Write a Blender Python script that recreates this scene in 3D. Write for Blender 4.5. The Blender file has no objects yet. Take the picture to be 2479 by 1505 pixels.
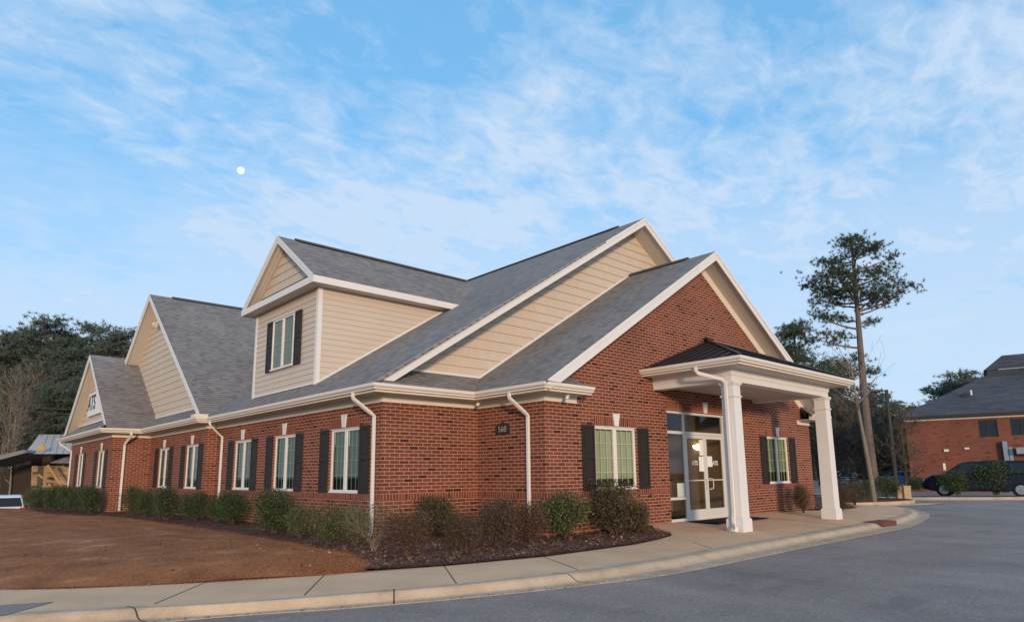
import bpy, bmesh, math, random
import numpy as np
from mathutils import Vector, Matrix
random.seed(7); RNG=np.random.default_rng(7)
S=bpy.context.scene; COL=S.collection; R_=math.radians
# ------------------------------------------------------------------ camera
CP=Vector((-10.2329,-10.1252,1.3137)); PITCH,ROLL,YAW=0.1671,-0.0102,-0.7409
F_PX,CX,CY=1572.57,1239.5,880.35
fw=Vector((-math.sin(YAW)*math.cos(PITCH),math.cos(YAW)*math.cos(PITCH),math.sin(PITCH)))
r0=Vector((math.cos(YAW),math.sin(YAW),0)); u0=r0.cross(fw)
rt=r0*math.cos(ROLL)+u0*math.sin(ROLL); up=-r0*math.sin(ROLL)+u0*math.cos(ROLL)
cd=bpy.data.cameras.new('camera'); cam=bpy.data.objects.new('camera',cd); COL.objects.link(cam)
m=Matrix((rt,up,-fw)).transposed().to_4x4(); m.translation=CP; cam.matrix_world=m
cd.sensor_width=36; cd.lens=F_PX/2479*36; cd.shift_y=(CY-752.5)/2479; cd.clip_end=6000; cd.clip_start=.05
S.camera=cam
def ray(u,v): return rt*((u-CX)/F_PX)-up*((v-CY)/F_PX)+fw
def at_d(u,v,t):                      # a survey point seen at (u,v), t metres away on the ground plan
    r=ray(u,v); r=r/math.hypot(r.x,r.y); return CP+r*t
def at_z(u,v,z): r=ray(u,v); return CP+r*((z-CP.z)/r.z)
def at_y(u,v,y): r=ray(u,v); return CP+r*((y-CP.y)/r.y)
def at_x(u,v,x): r=ray(u,v); return CP+r*((x-CP.x)/r.x)
# ------------------------------------------------------------------ sun, sky, exposure
SUN_EL,SUN_AZ=7.5,212.0       # azimuth clockwise from +Y; 215 = behind the camera, a little left
sdir=Vector((math.sin(R_(SUN_AZ))*math.cos(R_(SUN_EL)),math.cos(R_(SUN_AZ))*math.cos(R_(SUN_EL)),math.sin(R_(SUN_EL))))
ld=bpy.data.lights.new('sun','SUN'); ld.energy=1.6; ld.angle=R_(6.0); ld.color=(1.0,.74,.50)
lo=bpy.data.objects.new('sun',ld); COL.objects.link(lo); lo.rotation_euler=(-sdir).to_track_quat('-Z','Y').to_euler()
S.view_settings.view_transform='Standard'; S.view_settings.look='None'; S.view_settings.gamma=1
S.view_settings.exposure=0.8
W=bpy.data.worlds.new('World'); S.world=W; W.use_nodes=True; nt=W.node_tree; nt.nodes.clear()
class NT:
    def __init__(s,t): s.t=t
    def n(s,typ,**k):
        nd=s.t.nodes.new(typ)
        for a,b in k.items():
            if a.startswith('i_'):
                key=a[2:]; key=int(key) if key.isdigit() else key.replace('_',' ')
                nd.inputs[key].default_value=b
            else: setattr(nd,a,b)
        return nd
    def l(s,a,b): s.t.links.new(a,b)
    def math(s,op,a,b=None,clamp=False):
        nd=s.t.nodes.new('ShaderNodeMath'); nd.operation=op; nd.use_clamp=clamp
        for i,x in enumerate((a,b)):
            if x is None: continue
            if isinstance(x,(int,float)): nd.inputs[i].default_value=x
            else: s.l(x,nd.inputs[i])
        return nd.outputs[0]
    def mix(s,f,a,b,mode='MIX'):
        nd=s.t.nodes.new('ShaderNodeMix'); nd.data_type='RGBA'; nd.blend_type=mode
        for k,x in ((0,f),(6,a),(7,b)):
            if isinstance(x,(int,float)): nd.inputs[k].default_value=x
            elif isinstance(x,tuple): nd.inputs[k].default_value=(*x[:3],1)
            else: s.l(x,nd.inputs[k])
        return nd.outputs[2]
    def ramp(s,x,stops):
        nd=s.t.nodes.new('ShaderNodeValToRGB'); cr=nd.color_ramp
        while len(cr.elements)<len(stops): cr.elements.new(.5)
        for e,(p,c) in zip(cr.elements,stops):
            e.position=p; e.color=(c,c,c,1) if isinstance(c,(int,float)) else (*c,1)
        s.l(x,nd.inputs[0]); return nd.outputs[0]
    def noise(s,vec,scale,detail=4,rough=.55,dist=0):
        nd=s.n('ShaderNodeTexNoise'); nd.inputs['Scale'].default_value=scale; nd.inputs['Detail'].default_value=detail
        nd.inputs['Roughness'].default_value=rough; nd.inputs['Distortion'].default_value=dist
        if vec is not None: s.l(vec,nd.inputs['Vector'])
        return nd.outputs['Fac']
    def mapping(s,vec,scale=(1,1,1),rot=(0,0,0),loc=(0,0,0)):
        nd=s.n('ShaderNodeMapping'); nd.inputs['Scale'].default_value=scale; nd.inputs['Rotation'].default_value=rot; nd.inputs['Location'].default_value=loc
        s.l(vec,nd.inputs['Vector']); return nd.outputs[0]
g=NT(nt)
sky=g.n('ShaderNodeTexSky'); sky.sky_type='NISHITA'; sky.sun_disc=False
sky.sun_elevation=R_(SUN_EL); sky.sun_rotation=R_(SUN_AZ); sky.air_density=1.0; sky.dust_density=.4; sky.ozone_density=2.5
tc=g.n('ShaderNodeTexCoord'); sp=g.n('ShaderNodeSeparateXYZ'); g.l(tc.outputs['Generated'],sp.inputs[0])
zz=g.math('ADD',g.math('MAXIMUM',sp.outputs[2],0.0),.13)
cb=g.n('ShaderNodeCombineXYZ'); g.l(g.math('DIVIDE',sp.outputs[0],zz),cb.inputs[0]); g.l(g.math('DIVIDE',sp.outputs[1],zz),cb.inputs[1])
v=cb.outputs[0]
va=g.mapping(v,(.85,1.0,1),(0,0,R_(35)),(1.1,4.2,0))
c1=g.noise(va,.95,6,.55,.35)
c2=g.noise(g.mapping(v,(1.3,1.5,1),(0,0,R_(60)),(3,7,0)),2.9,9,.62,.5)
c4=g.noise(g.mapping(v,(1,1.5,1),(0,0,R_(-25)),(5,1,0)),9.5,5,.6,.6)
c3=g.noise(g.mapping(v,(1,1,1),(0,0,0),(9,2,0)),.5,3,.5)
cl=g.math('ADD',g.math('MULTIPLY',c1,.66),g.math('ADD',g.math('MULTIPLY',c2,.34),g.math('MULTIPLY',c3,.25)))
cl=g.math('ADD',cl,g.math('MULTIPLY',g.math('SUBTRACT',c4,.54),.30))
cmask=g.ramp(cl,[(.50,0.04),(.595,.46),(.69,1.0)])
hz=g.ramp(sp.outputs[2],[(0.0,.95),(.2,.8),(.34,.62),(.44,.1)])
cm=g.math('MAXIMUM',g.math('MULTIPLY',cmask,.9),g.math('MULTIPLY',hz,g.ramp(cl,[(.46,.62),(.58,1.0)])))
SKYK=.15
skyc=g.mix(.6,g.mix(1.0,sky.outputs[0],(1.1,1.25,1.25),'MULTIPLY'),(.60,1.98,3.6))
skys=g.mix(cm,skyc,(2.35,2.9,3.62))
bg=g.n('ShaderNodeBackground'); bg.inputs[1].default_value=SKYK; g.l(skys,bg.inputs[0])
wo=g.n('ShaderNodeOutputWorld'); g.l(bg.outputs[0],wo.inputs[0])
# ------------------------------------------------------------------ materials
def mat(name,rough=.7,spec=.3):
    M=bpy.data.materials.new(name); M.use_nodes=True; t=M.node_tree; b=t.nodes['Principled BSDF']
    b.inputs['Roughness'].default_value=rough; b.inputs['Specular IOR Level'].default_value=spec
    return M,NT(t),b
def bump(g,b,h,strength=.4,dist=.01):
    n=g.n('ShaderNodeBump'); n.inputs['Strength'].default_value=strength; n.inputs['Distance'].default_value=dist
    g.l(h,n.inputs['Height']); g.l(n.outputs[0],b.inputs['Normal'])
def simple(name,c,rough=.6,spec=.3,var=.12,scale=3.0,bmp=0,metal=0):
    M,g,b=mat(name,rough,spec); b.inputs['Metallic'].default_value=metal
    o=g.n('ShaderNodeTexCoord').outputs['Object']; f=g.noise(o,scale,5,.6)
    c0=tuple(x*(1-var) for x in c); c1=tuple(min(1,x*(1+var)) for x in c)
    g.l(g.mix(f,c0,c1),b.inputs['Base Color'])
    if bmp: bump(g,b,g.noise(o,scale*12,4),bmp,.005)
    return M
def brick(name,bw,rh,mort,cols,mc,offset=.5,dark=.10,vo=0.0,ms=.0085,rough=.85,bs=.5):
    M,g,b=mat(name,rough,.2); uv=g.n('ShaderNodeTexCoord').outputs['UV']
    uvm=g.mapping(uv,(1,1,1),(0,0,0),(100,100+vo,0))
    wob=g.noise(uvm,9,2)
    t=g.n('ShaderNodeTexBrick',offset=offset,offset_frequency=2,squash=1,squash_frequency=2)
    t.inputs['Scale'].default_value=1; t.inputs['Mortar Size'].default_value=ms; t.inputs['Mortar Smooth'].default_value=.25
    t.inputs['Bias'].default_value=0; t.inputs['Brick Width'].default_value=bw; t.inputs['Row Height'].default_value=rh
    t.inputs['Color1'].default_value=(0,0,0,1); t.inputs['Color2'].default_value=(1,1,1,1); t.inputs['Mortar'].default_value=(.5,.5,.5,1)
    g.l(uvm,t.inputs['Vector'])
    col=g.ramp(t.outputs['Color'],[(0,tuple(x*.42 for x in cols[0])),(dark,tuple(x*.5 for x in cols[0])),(dark+.03,cols[0]),(.5,cols[1]),(1,cols[2])])
    big=g.noise(uv,.8,4); col=g.mix(1.0,col,g.ramp(big,[(.3,(.84,.84,.86)),(.7,(1.1,1.06,1.02))]),'MULTIPLY')
    fine=g.noise(uv,60,3); col=g.mix(1.0,col,g.ramp(fine,[(.2,.82),(.8,1.15)]),'MULTIPLY')
    mcol=g.mix(big,tuple(x*.78 for x in mc),tuple(x*1.15 for x in mc))
    stn=g.ramp(g.noise(g.mapping(uv,(1.6,.35,1)),1.3,6,.65),[(.55,0.0),(.72,.30)]); col=g.mix(stn,col,tuple(x*.6 for x in cols[0])); mcol=g.mix(stn,mcol,tuple(x*.6 for x in mc))
    g.l(g.mix(t.outputs['Fac'],col,mcol),b.inputs['Base Color'])
    h=g.math('ADD',g.math('MULTIPLY',g.math('SUBTRACT',1.0,t.outputs['Fac']),1.0),g.math('MULTIPLY',fine,.25))
    bump(g,b,h,bs,.006)
    return M
CRS=.0802
M_BRICK=brick('red_brick',.25,CRS,0,[(.145,.041,.024),(.178,.051,.029),(.212,.064,.037)],(.46,.275,.20),dark=.055,vo=.9034*0+(CRS-(100.9034%CRS)))
M_SOLD=brick('soldier_brick',CRS*.98,.6,0,[(.17,.044,.026),(.20,.052,.03),(.24,.066,.038)],(.44,.24,.17),offset=0,dark=.02,vo=.2)
M_BRICK2=brick('far_brick',.25,CRS,0,[(.17,.062,.042),(.195,.07,.047),(.22,.08,.052)],(.24,.115,.08),dark=.02)
def shingle(name,c,w=.24,h=.145,bs=.5):
    M,g,b=mat(name,.82,.35); uv=g.n('ShaderNodeTexCoord').outputs['UV']; uvm=g.mapping(uv,(1,1,1),(0,0,0),(100,100,0))
    t=g.n('ShaderNodeTexBrick',offset=.37,offset_frequency=3,squash=.7,squash_frequency=2)
    t.inputs['Scale'].default_value=1; t.inputs['Mortar Size'].default_value=.004; t.inputs['Mortar Smooth'].default_value=.6
    t.inputs['Brick Width'].default_value=w; t.inputs['Row Height'].default_value=h
    t.inputs['Color1'].default_value=(0,0,0,1); t.inputs['Color2'].default_value=(1,1,1,1); t.inputs['Mortar'].default_value=(.5,.5,.5,1)
    g.l(uvm,t.inputs['Vector'])
    col=g.ramp(t.outputs['Color'],[(0,tuple(x*.72 for x in c)),(.3,tuple(x*.92 for x in c)),(.7,tuple(x*1.05 for x in c)),(1,tuple(x*1.2 for x in c))])
    big=g.noise(uv,.35,4); col=g.mix(1.0,col,g.ramp(big,[(.3,.86),(.7,1.12)]),'MULTIPLY')
    gr=g.noise(uv,120,2); col=g.mix(1.0,col,g.ramp(gr,[(.2,.75),(.8,1.25)]),'MULTIPLY')
    # dark band along each course's lower edge; the bump steps up there too
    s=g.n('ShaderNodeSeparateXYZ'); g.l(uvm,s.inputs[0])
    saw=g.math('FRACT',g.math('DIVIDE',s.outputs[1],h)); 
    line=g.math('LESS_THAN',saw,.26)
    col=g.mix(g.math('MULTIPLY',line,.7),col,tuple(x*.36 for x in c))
    g.l(col,b.inputs['Base Color'])
    hh=g.math('ADD',g.math('SUBTRACT',1.0,saw),g.math('MULTIPLY',t.outputs['Color'],.7))
    bump(g,b,hh,bs,.012)
    return M
M_SH=shingle('grey_shingle',(.235,.21,.196),bs=.8)
M_SH2=shingle('slate_shingle',(.075,.077,.088),.9,.25,.15)
M_WHITE=simple('white_trim',(.72,.69,.66),.5,.4,.07,2.2)
M_CREAM=simple('cream_trim',(.72,.645,.56),.5,.35,.05,1.5)
M_SOFF=None
def striped(name,c,period,rough=.55,axis=0,dk=.6):
    M,g,b=mat(name,rough,.3); uv=g.n('ShaderNodeTexCoord').outputs['UV']; s=g.n('ShaderNodeSeparateXYZ'); g.l(uv,s.inputs[0])
    f=g.math('FRACT',g.math('DIVIDE',g.math('ADD',s.outputs[axis],100),period)); ln=g.math('LESS_THAN',f,.12)
    g.l(g.mix(ln,c,tuple(x*dk for x in c)),b.inputs['Base Color']); bump(g,b,g.math('SUBTRACT',1.0,ln),.4,.006); return M
M_SOFF=striped('ribbed_soffit',(.66,.60,.53),.10,axis=0)
def siding(name,c,groove=0,gp=.11):
    M,g,b=mat(name,.6,.3); uv=g.n('ShaderNodeTexCoord').outputs['UV']; big=g.noise(uv,1.3,5)
    col=g.mix(big,tuple(x*.94 for x in c),tuple(x*1.05 for x in c))
    if groove:
        t=g.n('ShaderNodeTexBrick',offset=.43,offset_frequency=2,squash=.6,squash_frequency=3)
        for k,v in (('Scale',1),('Mortar Size',.0025),('Mortar Smooth',.1),('Brick Width',.17),('Row Height',groove),('Bias',0)): t.inputs[k].default_value=v
        t.inputs['Color1'].default_value=(0,0,0,1); t.inputs['Color2'].default_value=(1,1,1,1); t.inputs['Mortar'].default_value=(0,0,0,1)
        g.l(g.mapping(uv,(1,1,1),(0,0,0),(100,100+gp,0)),t.inputs['Vector'])
        col=g.mix(1.0,col,g.ramp(t.outputs['Color'],[(0,.97),(1,1.02)]),'MULTIPLY')
        col=g.mix(g.math('MULTIPLY',t.outputs['Fac'],.22),col,tuple(x*.55 for x in c))
        bump(g,b,g.math('SUBTRACT',1.0,t.outputs['Fac']),.4,.006)
    g.l(col,b.inputs['Base Color']); return M
M_LAP=siding('tan_lap_siding',(.57,.483,.398)); M_SHAKE=siding('tan_shake_siding',(.585,.485,.385),.26)
M_SHUT=simple('black_shutter',(.028,.023,.021),.6,.22,.15)
M_MET=simple('black_metal_roof',(.010,.011,.015),.4,.4,.2,2)
M_BLIND=striped('blind_slats',(.33,.345,.27),.055,axis=1,dk=.5)
M_SHADE=simple('pull_shade',(.46,.43,.36),.8,.1,.1)
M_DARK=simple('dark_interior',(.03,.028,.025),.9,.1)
M_MUNT=simple('muntin_white',(.66,.70,.63),.4,.3,.03)
M_TAN=simple('interior_wall',(.27,.19,.12),.8,.2,.08)
M_CARP=simple('interior_floor',(.20,.15,.11),.9,.1)
def glass(name,tint,refl=1.0):
    M=bpy.data.materials.new(name); M.use_nodes=True; t=M.node_tree; t.nodes.clear(); g=NT(t)
    tr=g.n('ShaderNodeBsdfTransparent'); tr.inputs[0].default_value=(*tint,1); gl=g.n('ShaderNodeBsdfGlossy'); gl.inputs['Roughness'].default_value=.03
    fr=g.n('ShaderNodeFresnel'); fr.inputs[0].default_value=1.5; f=g.math('MULTIPLY',fr.outputs[0],refl,True)
    mx=g.n('ShaderNodeMixShader'); g.l(f,mx.inputs[0]); g.l(tr.outputs[0],mx.inputs[1]); g.l(gl.outputs[0],mx.inputs[2])
    o=g.n('ShaderNodeOutputMaterial'); g.l(mx.outputs[0],o.inputs[0]); return M
M_GLASS=glass('window_glass',(.80,.88,.77),.8); M_DGL=glass('door_glass',(.75,.76,.74),1.1)
def emit(name,c,s):
    M=bpy.data.materials.new(name); M.use_nodes=True; t=M.node_tree; t.nodes.clear(); g=NT(t)
    e=g.n('ShaderNodeEmission'); e.inputs[0].default_value=(*c,1); e.inputs[1].default_value=s; o=g.n('ShaderNodeOutputMaterial'); g.l(e.outputs[0],o.inputs[0]); return M
def ground(name,stops,scale,bs=.6,bd=.03,fine=40,rough=.95,stretch=(1,1,1),contrast=(.75,1.25)):
    M,g,b=mat(name,rough,.15); o=g.n('ShaderNodeTexCoord').outputs['Object']; om=g.mapping(o,stretch)
    f=g.noise(om,scale,7,.62); col=g.ramp(f,stops); fi=g.noise(om,fine,4,.7)
    col=g.mix(1.0,col,g.ramp(fi,[(.25,contrast[0]),(.75,contrast[1])]),'MULTIPLY'); g.l(col,b.inputs['Base Color']); bump(g,b,g.math('ADD',f,g.math('MULTIPLY',fi,.5)),bs,bd); return M
M_LAWN=ground('dormant_grass',[(.28,(.15,.064,.031)),(.45,(.27,.106,.044)),(.58,(.34,.14,.058)),(.70,(.52,.28,.135))],1.1,.35,.02,34,contrast=(.68,1.3))
M_MULCH=ground('brown_mulch',[(.3,(.06,.028,.021)),(.5,(.11,.052,.038)),(.7,(.17,.095,.072))],3,.9,.04,60,contrast=(.5,1.5))
M_TERR=ground('rough_ground',[(.3,(.05,.04,.025)),(.7,(.11,.08,.05))],.2,.5,.05,8)
M_CONC=ground('pale_concrete',[(.25,(.58,.36,.215)),(.5,(.70,.435,.26)),(.75,(.78,.50,.31))],.9,.25,.004,90,.85,contrast=(.88,1.1))
M_CURB=ground('curb_concrete',[(.25,(.36,.25,.165)),(.5,(.50,.37,.255)),(.75,(.60,.46,.33))],2.0,.5,.01,70,.85,contrast=(.8,1.15))
def asphalt():
    M,g,b=mat('grey_asphalt',.82,.3); o=g.n('ShaderNodeTexCoord').outputs['Object']
    big=g.noise(o,.25,5,.6); mid=g.noise(g.mapping(o,(1,.35,1),(0,0,R_(10))),1.2,5,.6); col=g.ramp(big,[(.3,(.215,.166,.142)),(.7,(.325,.252,.215))])
    col=g.mix(1.0,col,g.ramp(mid,[(.3,.88),(.7,1.12)]),'MULTIPLY')
    f=g.noise(o,38,4,.75); col=g.mix(1.0,col,g.ramp(f,[(.3,.62),(.5,1.0),(.72,1.6)]),'MULTIPLY')
    vo=g.n('ShaderNodeTexVoronoi'); vo.inputs['Scale'].default_value=130; g.l(o,vo.inputs['Vector'])
    sp=g.math('LESS_THAN',vo.outputs['Distance'],.16); col=g.mix(g.math('MULTIPLY',sp,.35),col,(.36,.36,.35))
    # hairline crack
    cr=g.n('ShaderNodeTexVoronoi'); cr.feature='DISTANCE_TO_EDGE'; cr.inputs['Scale'].default_value=.16
    wv=g.n('ShaderNodeVectorMath'); wv.operation='ADD'; nz=g.n('ShaderNodeTexNoise'); nz.inputs['Scale'].default_value=1.3; g.l(o,nz.inputs[0]); g.l(o,wv.inputs[0]); g.l(nz.outputs['Color'],wv.inputs[1]); g.l(wv.outputs[0],cr.inputs['Vector'])
    ck=g.math('LESS_THAN',cr.outputs['Distance'],.0022); col=g.mix(g.math('MULTIPLY',ck,.0),col,(.045,.045,.048)); st=g.ramp(g.noise(g.mapping(o,(.5,1.6,1)),.7,6,.65),[(.56,0.0),(.68,.45)]); col=g.mix(st,col,(.13,.115,.105)); pl=g.ramp(g.noise(g.mapping(o,(1,1,1),(0,0,0),(7,3,0)),1.8,6,.7),[(.58,0.0),(.66,.5)]); col=g.mix(pl,col,(.31,.275,.25))
    g.l(col,b.inputs['Base Color']); bump(g,b,f,.7,.006); return M
M_ASPH=asphalt()
M_JOINT=simple('joint_dark',(.07,.06,.05),.9,.1)
M_RUST=simple('rusted_iron',(.16,.055,.035),.75,.3,.3,6,.3)
M_BLACKSIGN=simple('black_plaque',(.03,.028,.026),.5,.3)
M_SILV=simple('silver_letters',(.30,.28,.25),.35,.5,.05)
M_SIGNW=simple('sign_white',(.78,.76,.70),.5,.3,.03)
M_INK=simple('sign_black',(.03,.03,.035),.5,.3)
M_ALU=simple('aluminium_door',(.62,.60,.57),.4,.5,.04)
M_PAPER=simple('white_paper',(.78,.78,.74),.8,.1,.03)
M_MAT=simple('rubber_mat',(.018,.018,.02),.9,.1)
def leafm(name,c0,c1,c2,sc=3.0,tr=.15):
    M,g,b=mat(name,.6,.25); o=g.n('ShaderNodeNewGeometry').outputs['Random Per Island']; ob=g.n('ShaderNodeTexCoord').outputs['Object']
    f=g.math('ADD',g.math('MULTIPLY',o,.6),g.math('MULTIPLY',g.noise(ob,sc,3),.4)); g.l(g.ramp(f,[(.15,c0),(.5,c1),(.85,c2)]),b.inputs['Base Color']); return M
M_BOX=leafm('boxwood_leaf',(.022,.036,.016),(.045,.068,.026),(.085,.105,.042))
M_HOLLY=leafm('olive_leaf',(.035,.045,.016),(.075,.09,.03),(.15,.155,.055))
M_BROWNL=leafm('russet_leaf',(.045,.026,.018),(.085,.048,.03),(.14,.09,.05))
M_BRONZE=leafm('bronze_leaf',(.04,.032,.018),(.075,.06,.028),(.13,.115,.05))
M_LITTER=leafm('fallen_leaf',(.11,.05,.028),(.22,.11,.055),(.38,.23,.14))
M_STRAW=leafm('pine_straw',(.09,.042,.028),(.18,.095,.066),(.30,.19,.14))
M_GRASS=leafm('grass_blade',(.20,.078,.036),(.31,.12,.05),(.45,.20,.09),.5)
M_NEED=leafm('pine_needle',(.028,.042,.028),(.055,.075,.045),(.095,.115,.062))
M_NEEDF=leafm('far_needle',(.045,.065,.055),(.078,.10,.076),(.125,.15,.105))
M_BARK=simple('pine_bark',(.15,.12,.105),.95,.1,.35,4,.8)
M_BARKG=simple('grey_bark',(.21,.175,.135),.95,.1,.3,5,.6)
M_TWIG=simple('bare_twig',(.095,.075,.06),.95,.1,.25,2)
M_TWIGT=simple('tan_twig',(.24,.185,.13),.9,.1,.2,8)
M_POLE=simple('dark_pole',(.035,.033,.03),.5,.4)
M_WOODP=simple('grey_wood_pole',(.2,.17,.15),.9,.1,.2)
M_STONE=brick('tan_stone',.45,.2,0,[(.26,.17,.10),(.36,.24,.15),(.44,.31,.2)],(.26,.2,.14),dark=.1,ms=.012)
M_SEAM=striped('seam_metal_roof',(.40,.38,.38),.42,.4,axis=0,dk=.45)
M_GWALL=simple('dark_timber',(.045,.032,.025),.8,.2)
M_WOODL=simple('pine_timber',(.48,.31,.15),.7,.2)
def paint(name,c,metal=.4):
    M,g,b=mat(name,.25,.5); b.inputs['Base Color'].default_value=(*c,1); b.inputs['Metallic'].default_value=metal; b.inputs['Coat Weight'].default_value=.8; b.inputs['Coat Roughness'].default_value=.05; return M
M_NAVY=simple('navy_paint',(.006,.009,.02),.12,.25,.02); M_CARW=paint('white_paint',(.66,.67,.69),0); M_CARB=paint('blue_paint',(.12,.28,.5)); M_CARG=paint('grey_paint',(.2,.21,.22))
M_CGL=simple('car_glass',(.012,.016,.022),.08,.35); M_TYRE=simple('tyre',(.015,.015,.015),.9,.2); M_RIM=simple('alloy',(.5,.5,.52),.3,.5,.05,metal=.9); M_RED=simple('tail_light',(.5,.02,.02),.2,.5); M_CHR=simple('chrome',(.7,.7,.72),.15,.5,.02,metal=1); M_LAMP=simple('lamp_lens',(.75,.75,.78),.15,.6)
# ------------------------------------------------------------------ mesh helpers
def uvmap(me):
    ul=me.uv_layers.new(name='UVMap'); vs=me.vertices
    for p in me.polygons:
        n=p.normal
        if abs(n.z)>.985: U=Vector((1,0,0)); V=Vector((0,1,0))
        else: U=Vector((-n.y,n.x,0)).normalized(); V=n.cross(U)
        for li in p.loop_indices:
            c=vs[me.loops[li].vertex_index].co; ul.data[li].uv=(c.dot(U),c.dot(V))
def tagx(o,label=None,cat=None,group=None,kind=None):
    if label: o['label']=label
    if cat: o['category']=cat
    if group: o['group']=group
    if kind: o['kind']=kind
    return o
class MB:
    def __init__(s): s.v=[];s.f=[];s.m=[];s.ms=[]
    def mi(s,M):
        if M is None: return 0
        if M not in s.ms: s.ms.append(M)
        return s.ms.index(M)
    def poly(s,pts,M=None):
        i=len(s.v); s.v+= [tuple(p) for p in pts]; s.f.append(tuple(range(i,i+len(pts)))); s.m.append(s.mi(M))
    def prism(s,pts,vec,M=None):
        vec=Vector(vec); a=[Vector(p) for p in pts]; n=Vector((0,0,0))
        for i in range(len(a)): n+=(a[i]-a[0]).cross(a[(i+1)%len(a)]-a[0])
        if n.dot(vec)>0: a=a[::-1]
        b=[p+vec for p in a]; i=len(s.v); k=len(a); s.v+= [tuple(p) for p in a+b]; mm=s.mi(M)
        s.f.append(tuple(range(i,i+k))); s.f.append(tuple(range(i+2*k-1,i+k-1,-1))); s.m+=[mm,mm]
        for j in range(k):
            j2=(j+1)%k; s.f.append((i+j2,i+j,i+k+j,i+k+j2)); s.m.append(mm)
    def box(s,x0,x1,y0,y1,z0,z1,M=None):
        x0,x1=sorted((x0,x1));y0,y1=sorted((y0,y1));z0,z1=sorted((z0,z1))
        s.prism([(x0,y0,z0),(x1,y0,z0),(x1,y1,z0),(x0,y1,z0)],(0,0,z1-z0),M)
    def bar(s,p,q,w,h,upv=(0,0,1),M=None):
        p=Vector(p);q=Vector(q);d=(q-p).normalized(); a=d.cross(Vector(upv)).normalized()*(w/2); b=a.cross(d).normalized()*(h/2)
        s.prism([p-a-b,p+a-b,p+a+b,p-a+b],q-p,M)
    def tube(s,pts,rad,n=8,M=None,cap=True):
        pts=[Vector(p) for p in pts]; rr=rad if isinstance(rad,(list,tuple)) else [rad]*len(pts); i0=len(s.v); mm=s.mi(M); ref=None
        for k,p in enumerate(pts):
            d=(pts[min(k+1,len(pts)-1)]-pts[max(k-1,0)]).normalized()
            if ref is None: ref=d.orthogonal().normalized()
            a=(ref-d*ref.dot(d)).normalized(); b=d.cross(a); ref=a
            for j in range(n):
                t=2*math.pi*j/n; s.v.append(tuple(p+(a*math.cos(t)+b*math.sin(t))*rr[k]))
        for k in range(len(pts)-1):
            for j in range(n):
                j2=(j+1)%n; s.f.append((i0+k*n+j,i0+k*n+j2,i0+(k+1)*n+j2,i0+(k+1)*n+j)); s.m.append(mm)
        if cap: s.f.append(tuple(i0+j for j in range(n))[::-1]); s.f.append(tuple(i0+(len(pts)-1)*n+j for j in range(n))); s.m+=[mm,mm]
    def arr(s,V,F,M=None):
        i=len(s.v); s.v+= [tuple(x) for x in V]; s.f+= [tuple(int(a)+i for a in f) for f in F]; s.m+=[s.mi(M)]*len(F)
    def build(s,name,M=None,parent=None,label=None,cat=None,group=None,kind=None,uv=True,smooth=False,bevel=0,loc=None):
        me=bpy.data.meshes.new(name); me.from_pydata(s.v,[],s.f); mats=s.ms if s.ms else [M]
        for x in mats: me.materials.append(x)
        if len(mats)>1: me.polygons.foreach_set('material_index',s.m)
        me.update()
        if uv: uvmap(me)
        if smooth: me.polygons.foreach_set('use_smooth',[True]*len(me.polygons))
        o=bpy.data.objects.new(name,me); COL.objects.link(o)
        if loc is not None: o.location=loc
        if parent is not None: o.parent=parent; o.matrix_parent_inverse=Matrix.Translation(-Vector(parent.location)) if parent.type=='EMPTY' and s.world else Matrix.Identity(4)
        if bevel:
            b=o.modifiers.new('bevel','BEVEL'); b.width=bevel; b.segments=2; b.limit_method='ANGLE'
        return tagx(o,label,cat,group,kind)
    world=False
def empty(name,loc,label,cat,group=None,rz=0):
    o=bpy.data.objects.new(name,None); COL.objects.link(o); o.location=loc; o.rotation_euler=(0,0,rz); o.empty_display_size=.3; return tagx(o,label,cat,group)
def copy_tree(o,loc,rz=0,sc=1,label=None):
    c=o.copy(); COL.objects.link(c); c.location=loc; c.rotation_euler=(0,0,rz); c.scale=(sc,sc,sc) if isinstance(sc,(int,float)) else sc
    if label: c['label']=label
    for ch in o.children:
        k=ch.copy(); COL.objects.link(k); k.parent=c
        for gc in ch.children: q=gc.copy(); COL.objects.link(q); q.parent=k
    return c
def text(body,size,M,parent,name,mw,extr=.004,align='CENTER',bold=0):
    cu=bpy.data.curves.new(name,'FONT'); cu.body=body; cu.size=size; cu.extrude=extr; cu.align_x=align; cu.align_y='CENTER'; cu.offset=bold
    o=bpy.data.objects.new(name,cu); COL.objects.link(o); dg=bpy.context.evaluated_depsgraph_get(); me=bpy.data.meshes.new_from_object(o.evaluated_get(dg)); COL.objects.unlink(o)
    me.materials.clear(); me.materials.append(M); q=bpy.data.objects.new(name,me); COL.objects.link(q)
    if parent is not None: q.parent=parent; q.matrix_parent_inverse=parent.matrix_basis.inverted()
    q.matrix_world=mw; return q
# ------------------------------------------------------------------ dimensions (metres)
XL,XP,XQ=-2.707,-3.047,-4.460          # long left wall, first bay, second bay
D1,D2,D3,D4=2.343,12.869,19.805,28.68; WD=13.495; XR=WD+2.707; OV=.59; ZE=3.205; MM=.634; RX=WD/2
ZS,ZH,ZF,ZSO=.9034,2.4274,2.8915,3.05
BLD=empty('brick_office',(0,0,0),'red brick office with grey shingle gables, tan siding and a white columned entrance porch','building')
def part(mb,name,M=None,**k): return mb.build(name,M,BLD,**k)
def zmain(x): return ZE+MM*(x-(XL-OV))
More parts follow.
